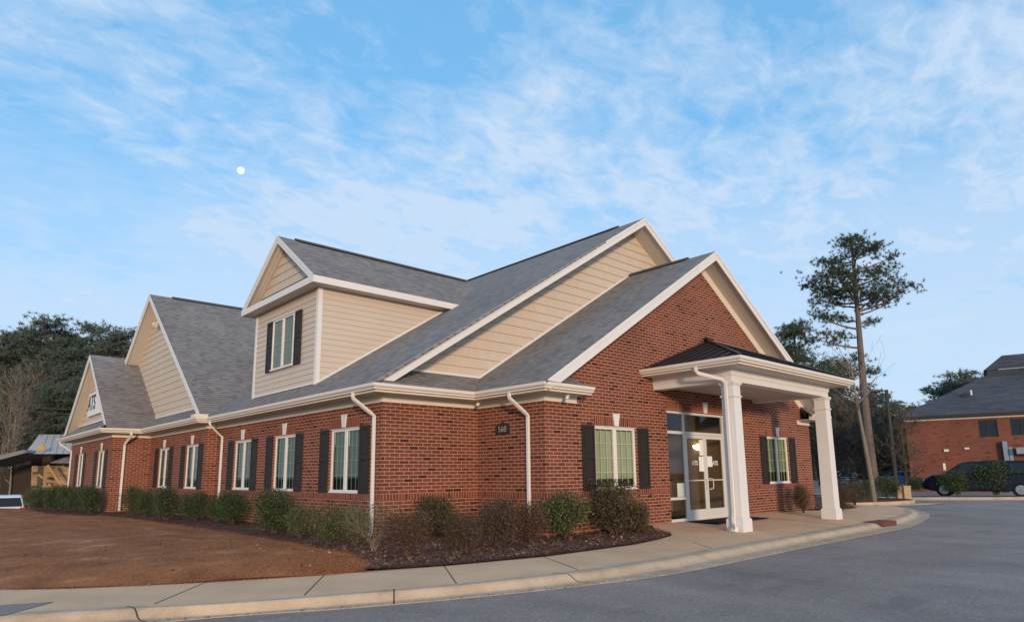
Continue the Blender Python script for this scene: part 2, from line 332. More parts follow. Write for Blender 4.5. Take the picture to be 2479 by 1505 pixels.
# ---- brick walls with openings
OPEN_F=[(1.68,3.28,ZS,ZH),(4.66,8.52,0.0,2.97),(10.23,11.73,ZS,ZH)]
WL=[4.05,7.45,10.55]; W1=[14.38,17.82]; W2=[21.62,26.08]; WW=1.44
def rects(u0,u1,z0,z1,ops):
    us=sorted({u0,u1,*[a for o in ops for a in o[:2]]}); zs=sorted({z0,z1,*[a for o in ops for a in o[2:]]}); out=[]
    for a,b in zip(us,us[1:]):
        for c,d in zip(zs,zs[1:]):
            if not any(o[0]<=a and b<=o[1] and o[2]<=c and d<=o[3] for o in ops): out.append((a,b,c,d))
    return out
wl=MB()
def wall(axis,c,u0,u1,z0,z1,ops=(),out=-1,dep=.14):
    def P(u,d,z): return (u,c+out*-d,z) if axis=='y' else (c+out*-d,u,z)
    def q(a):
        n=(Vector(a[1])-Vector(a[0])).cross(Vector(a[2])-Vector(a[0])); want=Vector((0,out,0)) if axis=='y' else Vector((out,0,0)); return n.dot(want)
    for a,b,zc,zd in rects(u0,u1,z0,z1,ops):
        p=[P(a,0,zc),P(b,0,zc),P(b,0,zd),P(a,0,zd)]
        wl.poly(p if q(p)>0 else p[::-1])
    for a,b,zc,zd in ops:
        wl.poly([P(a,0,zc),P(a,dep,zc),P(a,dep,zd),P(a,0,zd)]); wl.poly([P(b,0,zc),P(b,0,zd),P(b,dep,zd),P(b,dep,zc)]); wl.poly([P(a,0,zd),P(a,dep,zd),P(b,dep,zd),P(b,0,zd)])
zt=3.07
wall('x',XQ,D3,D4,-.6,zt,[(c-WW/2,c+WW/2,ZS,ZH) for c in W2]); wall('y',D3,XQ,XP,-.6,zt)
wall('x',XP,D2,D3,-.6,zt,[(c-WW/2,c+WW/2,ZS,ZH) for c in W1]); wall('y',D2,XP,XL,-.6,zt)
wall('x',XL,D1,D2,-.6,zt,[(c-WW/2,c+WW/2,ZS,ZH) for c in WL]); wall('y',D1,XL,0,-.6,zt)
wall('x',0,0,D1,-.6,zt); wall('y',0,0,WD,-.6,3.2,OPEN_F)
wl.poly([(0,0,3.2),(WD,0,3.2),(RX,0,3.2+.622*RX+.12)])
wall('x',WD,0,D1,-.6,zt,out=1); wall('y',D1,WD,XR,-.6,zt); wall('x',XR,D1,D4,-.6,zt,out=1); wall('y',D4,XQ,XR,-.6,zt,out=1)
part(wl,'brick_wall',M_BRICK)
# ---- rowlock sill course, soldier lintels, keystones
def sweep(mb,path,prof,M=None,closed=False,caps=True):
    """path: plan points, outward = right of travel; prof: (outward offset, z) points"""
    P=[Vector((*p,0)) for p in path]; n=len(P); secs=[]
    for i,p in enumerate(P):
        def nrm(a,b): d=(b-a).normalized(); return Vector((d.y,-d.x,0))
        if i==0: mvec=nrm(P[0],P[1])
        elif i==n-1: mvec=nrm(P[-2],P[-1])
        else:
            n1,n2=nrm(P[i-1],p),nrm(p,P[i+1]); mvec=(n1+n2)/(1+n1.dot(n2))
        secs.append([tuple(p+mvec*d+Vector((0,0,z))) for d,z in prof])
    k=len(prof); i0=len(mb.v); mm=mb.mi(M)
    for s_ in secs: mb.v+=s_
    for i in range(n-1):
        for j in range(k):
            j2=(j+1)%k; a,b=i0+i*k,i0+(i+1)*k; mb.f.append((a+j,a+j2,b+j2,b+j)); mb.m.append(mm)
    if caps: mb.f.append(tuple(range(i0,i0+k))[::-1]); mb.f.append(tuple(range(i0+(n-1)*k,i0+n*k))); mb.m+=[mm,mm]
WALLP=[(6,D4),(XQ,D4),(XQ,D3),(XP,D3),(XP,D2),(XL,D2),(XL,D1),(0,D1),(0,0)]
RW=[(WD,0),(WD,D1),(XR,D1),(XR,D4),(10,D4)]
sc=MB(); pr=[(-.01,ZS-.135),(.014,ZS-.135),(.014,ZS-.002),(-.01,ZS-.002)]
sweep(sc,WALLP+[(4.65,0)],pr); sweep(sc,[(8.53,0)]+RW,pr); part(sc,'rowlock_course',M_SOLD)
def frame(axis,c,ctr,z,out=-1):
    if axis=='y': return (lambda u,d,zz: Vector((ctr+u,c+out*d,z+zz)))
    return (lambda u,d,zz: Vector((c+out*d,ctr-u*(-out)*-1,z+zz))) if False else (lambda u,d,zz: Vector((c+out*d,ctr-u,z+zz)))
def lbox(mb,L,u0,u1,d0,d1,z0,z1,M=None):
    a=L(u0,d0,z0);b=L(u1,d1,z1); mb.box(a.x,b.x,a.y,b.y,a.z,b.z,M)
def window(L,w,h,kind,rec=.045,lintel=True,gap=.045,sw=.44):
    f=MB(); hw=w/2; d0,d1=-rec-.06,-rec
    lbox(f,L,-hw,-hw+.065,d0,d1,0,h); lbox(f,L,hw-.065,hw,d0,d1,0,h); lbox(f,L,-hw+.065,hw-.065,d0,d1,h-.075,h); lbox(f,L,-hw+.065,hw-.065,d0,d1,0,.07)
    lbox(f,L,-.06,.06,d0,d1+.002,.07,h-.075); lbox(f,L,-hw-.02,hw+.02,d1,d1+.035,-.002,.045); lbox(f,L,-hw-.01,hw+.01,d1+.001,d1+.03,h-.022,h+.006)
    wo=part(f,'window',M_WHITE,bevel=.004)
    p=MB(); mu=MB(); bl=MB()
    for s in (-1,1):
        a,b=(-hw+.065,-.06) if s<0 else (.06,hw-.065)
        dd=-rec-.03; p.poly([L(a,dd,.07),L(b,dd,.07),L(b,dd,h-.075),L(a,dd,h-.075)])
        bw=.016
        for i in (1,2): x=a+(b-a)*i/3; lbox(mu,L,x-bw/2,x+bw/2,dd-.014,dd-.004,.07,h-.075)
        for i in (1,2,3): zz=.07+(h-.145)*i/4; lbox(mu,L,a,b,dd-.016,dd-.005,zz-bw/2,zz+bw/2)
        if kind=='slats':
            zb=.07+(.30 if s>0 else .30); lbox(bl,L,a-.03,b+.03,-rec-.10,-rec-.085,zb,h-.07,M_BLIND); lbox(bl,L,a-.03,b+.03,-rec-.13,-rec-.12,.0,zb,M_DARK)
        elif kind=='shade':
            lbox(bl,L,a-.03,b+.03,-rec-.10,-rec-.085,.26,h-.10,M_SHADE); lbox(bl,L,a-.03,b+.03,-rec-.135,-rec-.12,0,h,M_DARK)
        else:
            lbox(bl,L,a-.03,b+.03,-rec-.10,-rec-.085,0,h,M_BLIND)
    p.build('pane',M_GLASS,wo); mu.build('muntin',M_MUNT,wo); bl.build('blind',M_BLIND,wo)
    for s in (-1,1):
        sh=MB(); a=hw+gap if s>0 else -hw-gap-sw; b=a+sw; t=.035
        lbox(sh,L,a,a+.055,.004,t,0,h); lbox(sh,L,b-.055,b,.004,t,0,h); lbox(sh,L,a+.055,b-.055,.004,t,h-.08,h); lbox(sh,L,a+.055,b-.055,.004,t,0,.1); lbox(sh,L,a+.055,b-.055,.004,t,h*.5-.02,h*.5+.09)
        lbox(sh,L,a+.055,b-.055,.004,.016,.1,h*.5-.02); lbox(sh,L,a+.055,b-.055,.004,.016,h*.5+.09,h-.08)
        lbox(sh,L,a+.085,b-.085,.016,.026,.14,h*.5-.06); lbox(sh,L,a+.085,b-.085,.016,.026,h*.5+.13,h-.12)
        part(sh,'shutter',M_SHUT,bevel=.006)
    if lintel: head(L,w,h)
def head(L,w,h,kw=.14):
    so=MB(); hw=w/2; lbox(so,L,-hw-.02,-.12,0.0,.012,h+.012,h+.215); lbox(so,L,.12,hw+.02,0.0,.012,h+.012,h+.215); part(so,'soldier_lintel',M_SOLD)
    ks=MB(); z0,z1=h+.008,h+.30
    ks.prism([L(-.075,.0,z0),L(.075,.0,z0),L(.125,.0,z1),L(-.125,.0,z1)],L(0,.035,0)-L(0,0,0)); lbox(ks,L,-.135,.135,0,.045,z1,z1+.02); part(ks,'keystone',M_WHITE,bevel=.004)
window(frame('y',0,2.48,ZS),1.60,ZH-ZS,'shade'); window(frame('y',0,10.98,ZS),1.50,ZH-ZS,'slats')
for c in WL: window(frame('x',XL,c,ZS),WW,ZH-ZS,'slats')
for c in W1: window(frame('x',XP,c,ZS),WW,ZH-ZS,'slats')
for c in W2: window(frame('x',XQ,c,ZS),WW,ZH-ZS,'slats')
# ---- eaves: gutter, fascia, soffit, frieze (swept round the whole plan)
def eaves(path,fr=True):
    q=MB(); sweep(q,path,[(.47,3.10),(.545,3.10),(.55,3.135),(.575,3.15),(.59,3.175),(.59,3.228),(.575,3.228),(.575,3.19),(.48,3.14)]); part(q,'gutter',M_CREAM)
    q=MB(); sweep(q,path,[(.44,3.052),(.482,3.052),(.482,3.095),(.468,3.095),(.468,3.20),(.44,3.20)]); part(q,'fascia',M_CREAM)
    q=MB(); sweep(q,path,[(.0,3.062),(.44,3.062),(.44,3.072),(.0,3.072)]); part(q,'soffit',M_SOFF)
    q=MB(); sweep(q,path,[(-.01,2.90),(.035,2.90),(.035,2.925),(.022,2.93),(.022,3.03),(.05,3.058),(-.01,3.058)]); part(q,'frieze',M_CREAM)
eaves(WALLP+[(1.04,0)]); eaves([(12.56,0)]+RW)
# ---- roofs
def slab(mb,pts,t=.05,M=None): mb.prism(pts,(0,0,-t),M)
rf=MB(); ex=XL-OV+.05; zr=zmain(RX); yr=1.88
z0_=zmain(ex)
slab(rf,[(ex,D1-OV+.04,z0_),(RX,yr,zr),(RX,D4+OV,zr),(ex,D4+OV,z0_)]); exr=2*RX-ex
slab(rf,[(exr,D1-OV+.04,z0_),(exr,D4+OV,z0_),(RX,D4+OV,zr),(RX,yr,zr)])
# pent strips below the main gable
zp=lambda y: ZE+.64*(y-(D1-OV))
slab(rf,[(ex,D1-OV+.04,zp(D1-OV+.04)),(1.2,D1-OV+.04,zp(D1-OV+.04)),(1.2,2.62,zp(2.62)),(ex+.9,2.62,zp(2.62))]); slab(rf,[(exr,D1-OV+.04,zp(D1-OV+.04)),(exr-.9,2.62,zp(2.62)),(2*RX-1.2,2.62,zp(2.62)),(2*RX-1.2,D1-OV+.04,zp(D1-OV+.04))])
part(rf,'main_roof',M_SH)
# front gable roof
fr=MB(); e0=-OV+.05; zf=lambda x: ZE+.622*(x+OV); zrf=zf(RX)
slab(fr,[(e0,-OV,zf(e0)),(RX,-OV,zrf),(RX,2.6,zrf),(e0,2.6,zf(e0))]); slab(fr,[(2*RX-e0,-OV,zf(e0)),(2*RX-e0,2.6,zf(e0)),(RX,2.6,zrf),(RX,-OV,zrf)])
for s in (0,1):
    X=(lambda x:x) if s==0 else (lambda x:2*RX-x)
    slab(fr,[(X(e0),-OV+.04,ZE+.01),(X(1.0),-OV+.04,ZE+.01),(X(.62),0,ZE+.365),(X(.03),0,ZE+.365)])
part(fr,'front_roof',M_SH)
# bays on the long side
C1=20.42; z1=lambda y: ZE+.723*(y-(D2-OV)); H1=C1-(D2-OV); b1=MB(); z1r=z1(C1); xr1=-3.45; x_end=RX
slab(b1,[(xr1,D2-OV+.04,z1(D2-OV+.04)),(xr1,C1,z1r),(x_end,C1,z1r),(x_end,D2-OV+.04,z1(D2-OV+.04))]); slab(b1,[(xr1,C1,z1r),(xr1,C1+H1,ZE),(x_end,C1+H1,ZE),(x_end,C1,z1r)])
zz=lambda x:ZE+.72*(x-(XP-OV)); slab(b1,[(XP-OV+.05,D2-OV+.04,zz(XP-OV+.05)),(-2.85,D2-OV+.04+.86,zz(-2.85)),(-2.85,D3+.5,zz(-2.85)),(XP-OV+.05,D3+.5,zz(XP-OV+.05))])
part(b1,'bay_roof',M_SH)
C2=24.24; z2=lambda y: ZE+.72*(y-(D3-OV)); H2=C2-(D3-OV); b2=MB(); xr2=-4.8; z2r=z2(C2)
slab(b2,[(xr2,D3-OV+.04,z2(D3-OV+.04)),(xr2,C2,z2r),(-1,C2,z2r),(-1,D3-OV+.04,z2(D3-OV+.04))]); slab(b2,[(xr2,C2,z2r),(xr2,C2+H2,ZE),(-1,C2+H2,ZE),(-1,C2,z2r)])
z3=lambda x:ZE+.74*(x-(XQ-OV)); slab(b2,[(XQ-OV+.05,D3-OV+.04,z3(XQ-OV+.05)),(-4.25,D3-OV+.9,z3(-4.25)),(-4.25,D4+OV-.9,z3(-4.25)),(XQ-OV+.05,D4+OV,z3(XQ-OV+.05))])
part(b2,'bay_roof',M_SH)
# ridge vents
rv=MB()
def cap(p,q):
    p=Vector(p);q=Vector(q); d=(q-p).normalized(); s=d.cross(Vector((0,0,1)))*.16
    rv.prism([p-s+Vector((0,0,-.06)),p+Vector((0,0,.03)),p+s+Vector((0,0,-.06)),p+s+Vector((0,0,-.02)),p+Vector((0,0,.06)),p-s+Vector((0,0,-.02))],q-p)
cap((RX,yr+1.1,zr),(RX,D4-1,zr)); cap((RX,.35,zrf),(RX,2.5,zrf)); cap((xr1+.9,C1,z1r),(5.2,C1,z1r)); part(rv,'ridge_vent',simple('ridge_cap',(.085,.085,.095),.8,.2))
# ---- gable trim: rake boards, rake soffits
def rakes(axis,c,apex,za,slope,half,out,inner,low_cut=None,h=.25,name='rake_board',zc=3.0):
    """axis 'y': gable in plane y=c facing out*y; horizontal coordinate runs along x"""
    def P(u,d,z): return Vector((u,c+d,z)) if axis=='y' else Vector((c+d,u,z))
    rb=MB(); so=MB()
    for s in (-1,1):
        zl=za-slope*half; ul=apex+s*half
        U=lambda zz_,top: apex+s*(top-zz_)/slope
        rb.prism([P(U(zc,za),0,zc),P(apex,0,za),P(apex,0,za-h),P(U(zc,za-h),0,zc)],P(0,out*-.035,0)-P(0,0,0))
        z_=zc+.01; rb.prism([P(U(z_,za+.012),0,z_),P(apex,0,za+.012),P(apex,0,za-.085),P(U(z_,za-.085),0,z_)],P(0,out*.018,0)-P(0,0,0))
        so.poly([P(ul,0,zl-h+.04),P(apex,0,za-h+.04),P(apex,inner-c,za-h+.04),P(ul,inner-c,zl-h+.04)])
    part(rb,name,M_WHITE); part(so,'rake_soffit',M_SOFF)
rakes('y',yr,RX,zr-.01,MM,RX-(-2.86),-1,2.6,zc=3.31)
rakes('y',-OV,RX,zrf-.01,.622,RX+OV-.17,-1,0.02,h=.27,zc=3.24)
rakes('x',xr1,C1,z1r-.01,.723,H1-.15,-1,-2.85,zc=3.36)
rakes('x',xr2,C2,z2r-.01,.72,H2-.22,-1,-4.25,zc=3.36)
# frieze board under the front rake on the brick
fb=MB()
for s in (-1,1):
    ul=RX+s*(RX-.2); zl=zrf-.622*(RX-.2); fb.prism([(ul,-.002,zl-.22),(RX,-.002,zrf-.22),(RX,-.002,zrf-.50),(ul,-.002,zl-.50)],(0,-.03,0))
part(fb,'gable_frieze',M_CREAM)
# ---- siding made of real laps
def laps(mb,axis,c,out,rng,z0,z1,step,pj=.018):
    def P(u,d,z): return Vector((u,c+out*d,z)) if axis=='y' else Vector((c+out*d,u,z))
    z=z0
    while z<z1-1e-4:
        zt_=min(z+step,z1); a=rng(z); b=rng(zt_)
        if a[1]-a[0]<.02: break
        if b[1]<b[0]: b=((b[0]+b[1])/2,)*2
        p=[P(a[0],pj,z),P(a[1],pj,z),P(b[1],.002,zt_),P(b[0],.002,zt_)]
        u=[P(a[0],0,z),P(a[1],0,z),P(a[1],pj,z),P(a[0],pj,z)]
        n=(p[1]-p[0]).cross(p[2]-p[0]); want=P(0,1,0)-P(0,0,0)
        if n.dot(want)<0: p=p[::-1]
        mb.poly(p); mb.poly(u); z=zt_
sd=MB(); laps(sd,'y',2.55,-1,lambda z:(RX-(zr-.2-z)/MM,RX+(zr-.2-z)/MM),3.70,zr-.2,.26,.024)
part(sd,'gable_siding',M_SHAKE)
sd=MB(); laps(sd,'x',-2.9,-1,lambda z:(C1-(z1r-.2-z)/.723,C1+(z1r-.2-z)/.723),3.72,z1r-.2,.26,.024); part(sd,'gable_siding',M_SHAKE)
sd=MB(); laps(sd,'x',-4.3,-1,lambda z:(C2-(z2r-.2-z)/.72,C2+(z2r-.2-z)/.72),3.77,z2r-.2,.26,.024); part(sd,'gable_siding',M_SHAKE)
# flashings
fl=MB(); fl.bar((-2.3,2.515,3.73),(.22,2.515,3.73),.03,.055); part(fl,'flashing',M_WHITE); fl=MB()
fl.bar((.2,2.512,3.735),(RX-.35,2.512,zf(RX-.35)+.05),.03,.06)
part(fl,'flashing',M_WHITE); fl=MB(); fl.bar((-2.94,D2-.2+1.1,3.74),(-2.94,D3+.4,3.74),.03,.06); part(fl,'flashing',M_WHITE); fl=MB(); fl.bar((-4.34,D3+.6,3.79),(-4.34,D4-.5,3.79),.03,.06); part(fl,'flashing',M_WHITE)
# ---- dormer
DX,DY0,DY1=-2.46,6.2,10.6; DC=(DY0+DY1)/2; ZD=6.44; DEV=.36; DH=2.2+DEV+.02; zde=6.63; zdr=zde+.705*DH
zb_=zmain(DX)
dw=MB(); laps(dw,'x',DX,-1,lambda z:(DY0,DY1),zb_,ZD,.16)
xr_=lambda z:(z-ZE)/MM+(XL-OV)
laps(dw,'y',DY0,-1,lambda z:(DX,xr_(z)+.05),zb_,ZD,.16); laps(dw,'y',DY1,1,lambda z:(DX,xr_(z)+.05),zb_,ZD,.16); part(dw,'dormer_siding',M_LAP)
sd=MB(); laps(sd,'x',DX,-1,lambda z:(DC-(zdr-.2-z)/.705,DC+(zdr-.2-z)/.705),zde+.28,zdr-.2,.26,.024); part(sd,'dormer_gable_siding',M_SHAKE)
dt=MB()
for y,s in ((DY0,-1),(DY1,1)):
    dt.box(DX-.028,DX+.1,y+s*.028,y-s*.0,zb_-.02,ZD); dt.box(DX-.028,DX,y,y-s*.1,zb_-.02,ZD)
dt.bar((DX-.03,DY0,zb_+.03),(DX-.03,DY1,zb_+.03),.02,.05); dt.bar((DX,DY0-.028,zb_+.03),(xr_(ZD),DY0-.028,ZD+.03),.02,.055)
part(dt,'dormer_trim',M_WHITE)
dr=MB(); xd=DX-DEV; xe=xr_(zdr)+.3
slab(dr,[(xd,DC-DH,zde),(xd,DC,zdr),(xe,DC,zdr),(xe,DC-DH,zde)]); slab(dr,[(xd,DC,zdr),(xd,DC+DH,zde),(xe,DC+DH,zde),(xe,DC,zdr)])
slab(dr,[(xd+.01,DC-DH+.05,zde+.0),(DX+.02,DC-DH+.55,zde+.27),(DX+.02,DC+DH-.55,zde+.27),(xd+.01,DC+DH-.05,zde+.0)],.03)
part(dr,'dormer_roof',M_SH)
rv=MB(); cap((xd+.55,DC,zdr),(xe-.9,DC,zdr)); part(rv,'ridge_vent',bpy.data.materials['ridge_cap'])
rakes('x',xd,DC,zdr-.01,.705,DH,-1,DX+.02,h=.21,zc=zde-.012)
ds=MB(); ds.box(xd-.02,xd+.0,DC-DH-.02,DC+DH+.02,ZD-.01,zde-.012); 
for s in (-1,1): y=DC+s*DH; ds.box(xd,xr_(zde)+.1,y-s*.0,y+s*.02,ZD-.01,zde-.012)
part(ds,'dormer_fascia',M_WHITE)
ds=MB(); ds.box(xd,DX,DC-DH,DC+DH,ZD,ZD+.012); ds.box(DX,xr_(ZD)+.1,DC-DH,DY0,ZD,ZD+.012); ds.box(DX,xr_(ZD)+.1,DY1,DC+DH,ZD,ZD+.012); part(ds,'dormer_soffit',M_SOFF)
window(frame('x',DX-.035,8.35,4.42),1.52,1.57,'curtain',rec=-.035,lintel=False,gap=.03,sw=.42)
# ---- storefront entrance
sf=MB(); y=.06; fx0,fx1=4.66,8.52
def fbox(mb,x0,x1,z0,z1,y0=.05,y1=.12): mb.box(x0,x1,y0,y1,z0,z1)
fbox(sf,fx0,fx0+.06,.0,2.97); fbox(sf,fx1-.06,fx1,.0,2.97); fbox(sf,fx0+.06,fx1-.06,2.90,2.97); fbox(sf,fx0+.06,fx1-.06,0,.07); 
for x in (5.53,7.62): fbox(sf,x-.04,x+.04,.07,2.90,.045,.125)
for a,b in ((fx0+.06,5.49),(5.57,7.58),(7.66,fx1-.06)): fbox(sf,a,b,2.34,2.42)
for a,b in ((fx0+.06,5.49),(7.66,fx1-.06)): fbox(sf,a,b,.57,.64)
sfo=part(sf,'storefront_frame',M_ALU,bevel=.004)
gp=MB(); 
for a,b,c,d in ((4.72,5.49,.07,.57),(4.72,5.49,.64,2.34),(4.72,5.49,2.42,2.9),(5.57,7.58,2.42,2.9),(7.66,8.46,.07,.57),(7.66,8.46,.64,2.34),(7.66,8.46,2.42,2.9)): gp.poly([(a,.085,c),(b,.085,c),(b,.085,d),(a,.085,d)])
gp.build('pane',M_DGL,sfo)
for k,(a,b) in enumerate(((5.575,6.57),(6.58,7.575))):
    d=MB(); fbox(d,a,a+.085,.02,2.335,.055,.10); fbox(d,b-.085,b,.02,2.335,.055,.10); fbox(d,a+.085,b-.085,2.24,2.335,.055,.10); fbox(d,a+.085,b-.085,.02,.28,.055,.10)
    do=part(d,'door',M_ALU,bevel=.004)
    q=MB(); q.poly([(a+.085,.078,.28),(b-.085,.078,.28),(b-.085,.078,2.24),(a+.085,.078,2.24)]); q.build('pane',M_DGL,do)
    q=MB(); q.box(a+.085,b-.085,.045,.062,1.06,1.09); q.build('push_bar',M_ALU,do)
    hx=b-.05 if k==0 else a+.05; q=MB()
    if k==1: q.tube([(hx,.05,.82),(hx,-.01,.82),(hx+.13,-.03,.84),(hx+.15,-.03,.90),(hx+.15,-.03,1.06),(hx+.13,-.03,1.10),(hx,-.01,1.12),(hx,.05,1.12)],.013,8)
    else: q.tube([(hx,.05,.82),(hx,-.01,.84),(hx,-.01,1.08),(hx,.05,1.10)],.012,8)
    q.build('door_handle',M_ALU,do)
head(frame('y',0,6.59,0),3.86,2.965)
# interior seen through the glass
it=MB(); iy=3.6
it.poly([(4.4,iy,0),(9,iy,0),(9,iy,3),(4.4,iy,3)],M_TAN); it.poly([(4.4,.15,0),(4.4,iy,0),(4.4,iy,3),(4.4,.15,3)],M_TAN); it.poly([(9,.15,0),(9,iy,0),(9,iy,3),(9,.15,3)],M_TAN)
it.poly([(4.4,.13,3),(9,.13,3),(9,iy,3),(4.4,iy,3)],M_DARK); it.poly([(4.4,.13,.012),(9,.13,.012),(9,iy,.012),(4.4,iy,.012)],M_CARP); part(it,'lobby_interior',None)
it=MB(); it.box(6.2,8.6,2.6,3.2,.012,1.02,M_TAN); it.box(6.15,8.65,2.55,3.25,1.02,1.07,M_GWALL); it.build('reception_counter',None,None,'brown reception counter inside the lobby behind the glass entrance','counter')
ps=at_x(1687,1082,8.9); sc_=empty('wall_sconce',(8.985,ps.y,ps.z-.06),'lit half-bowl wall lamp glowing inside the lobby behind the left entrance door','lamp',rz=R_(-90))
n=12; V=[];Fc=[]
for i in range(6):
    t=i/5*math.pi/2; r=.19*math.cos(t) if i<5 else .005
    for j in range(n+1): a=math.pi+math.pi*j/n; V.append((r*math.cos(a),r*.8*math.sin(a),.12-.15*math.sin(t)))
for i in range(5):
    for j in range(n): Fc.append((i*(n+1)+j,i*(n+1)+j+1,(i+1)*(n+1)+j+1,(i+1)*(n+1)+j))
q=MB(); q.arr(V,Fc); q.build('lamp_shade',emit('sconce_glow',(1.0,.82,.42),6.0),sc_,smooth=True); q=MB(); q.box(-.05,.05,-.015,.0,-.02,.2); q.build('back_plate',M_ALU,sc_)
# ---- porch
PX0,PX1,PY,PC=3.53,10.34,-2.84,6.93; ZG=3.95
q=MB(); PP=[(PX0+.59,0),(PX0+.59,PY+.59),(PX1-.59,PY+.59),(PX1-.59,0)]; dz=ZG-3.228
def sh(pr): return [(a,b+dz) for a,b in pr]
sweep(q,PP,sh([(.47,3.10),(.545,3.10),(.55,3.135),(.575,3.15),(.59,3.175),(.59,3.228),(.575,3.228),(.575,3.19),(.48,3.14)])); part(q,'porch_gutter',M_CREAM)
q=MB(); sweep(q,PP,sh([(.44,3.052),(.482,3.052),(.482,3.095),(.468,3.095),(.468,3.20),(.44,3.20)])); part(q,'porch_fascia',M_CREAM)
q=MB(); sweep(q,PP,sh([(-.0,3.052),(.44,3.052),(.44,3.062),(-.0,3.062)])); part(q,'porch_soffit',M_SOFF)
q=MB(); sweep(q,PP,[(-.32,3.46),(.0,3.46),(.0,3.60),(.02,3.605),(.02,3.61),(.03,3.70),(.06,3.775),(-.32,3.775)]); part(q,'porch_beam',M_WHITE)
q=MB(); q.box(4.44,9.43,-1.93,-.0,3.56,3.58); part(q,'porch_ceiling',simple('porch_ceiling_shaded_white',(.52,.49,.46),.6))  # white ceiling; the porch shade is put into this greyer colour
AP=(PC,-.005,5.17); e=.03; A_=(PX0+e,0,ZG+.01);B_=(PX0+e,PY+e,ZG+.01);C_=(PX1-e,PY+e,ZG+.01);D_=(PX1-e,0,ZG+.01)
q=MB(); q.prism([A_,B_,AP],(0,0,-.03)); q.prism([B_,C_,AP],(0,0,-.03)); q.prism([C_,D_,AP],(0,0,-.03))
def seams(a,b,apex,n):
    a,b,apex=Vector(a),Vector(b),Vector(apex); nr=(b-a).cross(apex-a).normalized(); ed=(b-a); L=ed.length; edn=ed/L; s=(apex-a).dot(edn); perp=(apex-a)-edn*s
    for i in range(1,n):
        u=L*i/n; t=u/s if u<s else (L-u)/(L-s); p=a+edn*u+nr*.015*(1 if nr.z>0 else -1); q.bar(p,p+perp*t*.985,.02,.035,nr)
seams(A_,B_,AP,8); seams(B_,C_,AP,17); seams(C_,D_,AP,8)
for c in (B_,C_): q.bar(Vector(c)+Vector((0,0,.02)),Vector(AP)+Vector((0,0,.03)),.09,.03)
q.box(PC-.18,PC+.18,-.14,-.002,5.08,5.22); part(q,'porch_roof',M_MET)
for cx in (4.31,9.59):
    c=MB(); cy=-2.11; zb=-.085
    def ring(h,z): return [(cx-h,cy-h,z),(cx+h,cy-h,z),(cx+h,cy+h,z),(cx-h,cy+h,z)]
    def seg(h0,zz0,h1,zz1):
        a,b=ring(h0,zz0),ring(h1,zz1); i=len(c.v); c.v+=a+b
        for j in range(4): c.f.append((i+j,i+(j+1)%4,i+4+(j+1)%4,i+4+j)); c.m.append(0)
        c.f.append((i+3,i+2,i+1,i)); c.f.append((i+4,i+5,i+6,i+7)); c.m+=[0,0]
    seg(.215,zb,.215,.20); seg(.215,.20,.185,.235); seg(.178,.235,.165,3.08); seg(.19,3.08,.19,3.12); seg(.165,3.12,.165,3.37); seg(.18,3.37,.205,3.42); seg(.205,3.42,.205,3.46)
    part(c,'column',M_WHITE,bevel=.006)
# ---- downspouts
def spout(pts,name='downspout',w=.085,d=.06,face=(1,0,0)):
    q=MB(); fc=Vector(face)
    P=[Vector(p) for p in pts]; secs=[]
    for i,p in enumerate(P):
        t=(P[min(i+1,len(P)-1)]-P[max(i-1,0)]).normalized(); a=(fc-t*fc.dot(t)).normalized(); b=t.cross(a); secs.append([tuple(p+a*x*d/2+b*y*w/2) for x,y in ((-1,-1),(-.6,-1),(-.6,-.25),(-.6,.25),(-.6,1),(-1,1),(1,1),(1,-1))])
    # plain box section with one shallow groove
    secs=[[s_[0],s_[5],s_[6],s_[7]] for s_ in secs]
    i0=len(q.v)
    for s_ in secs: q.v+=s_
    for i in range(len(P)-1):
        for j in range(4): q.f.append((i0+i*4+j,i0+i*4+(j+1)%4,i0+i*4+4+(j+1)%4,i0+i*4+4+j)); q.m.append(0)
    q.f.append((i0,i0+1,i0+2,i0+3)); k=i0+4*(len(P)-1); q.f.append((k+3,k+2,k+1,k)); q.m+=[0,0]
    for z in (1.9,.45): 
        if z<P[-2].z+1.2: pass
    return part(q,name,M_WHITE,bevel=.012)
def sp_x(x,y,zb,yo=0): return [(x-.52,y+yo,3.12),(x-.52,y+yo,3.02),(x-.50,y+yo,2.97),(x-.12,y,2.66),(x-.045,y,2.60),(x-.045,y,2.5),(x-.045,y,zb+.12),(x-.10,y,zb+.04)]
def sp_y(x,y,zb,xo=0): return [(x+xo,y-.52,3.12),(x+xo,y-.52,3.02),(x+xo,y-.50,2.97),(x,y-.12,2.66),(x,y-.045,2.60),(x,y-.045,2.5),(x,y-.045,zb+.12),(x,y-.10,zb+.04)]
spout(sp_x(XL,2.62,-.03,.12)); spout(sp_x(0,.50,-.06,.1)); spout(sp_x(XL,12.3,-.03,-.15)); spout(sp_y(-4.02,D3,-.03,.1),face=(0,1,0)); spout(sp_x(XQ,28.45,-.03,.35))
spout([(PX0+.07,-1.62,ZG-.1),(PX0+.07,-1.62,ZG-.2),(PX0+.1,-1.66,ZG-.28),(4.02,-2.05,3.52),(4.085,-2.11,3.42),(4.085,-2.11,3.3),(4.085,-2.11,.35),(4.05,-2.11,.22),(4.04,-2.12,.1),(3.95,-2.20,.02),(3.86,-2.28,-.0)],'porch_downspout')
# little diverter where the gutters meet
q=MB(); q.box(XP-OV,XL-OV+.05,D2-OV-.01,D2-OV+.02,3.2,3.33); q.box(XP-OV-.01,XP-OV+.02,D2-OV,D2-OV+.45,3.2,3.32); part(q,'gutter_splash_guard',M_CREAM)
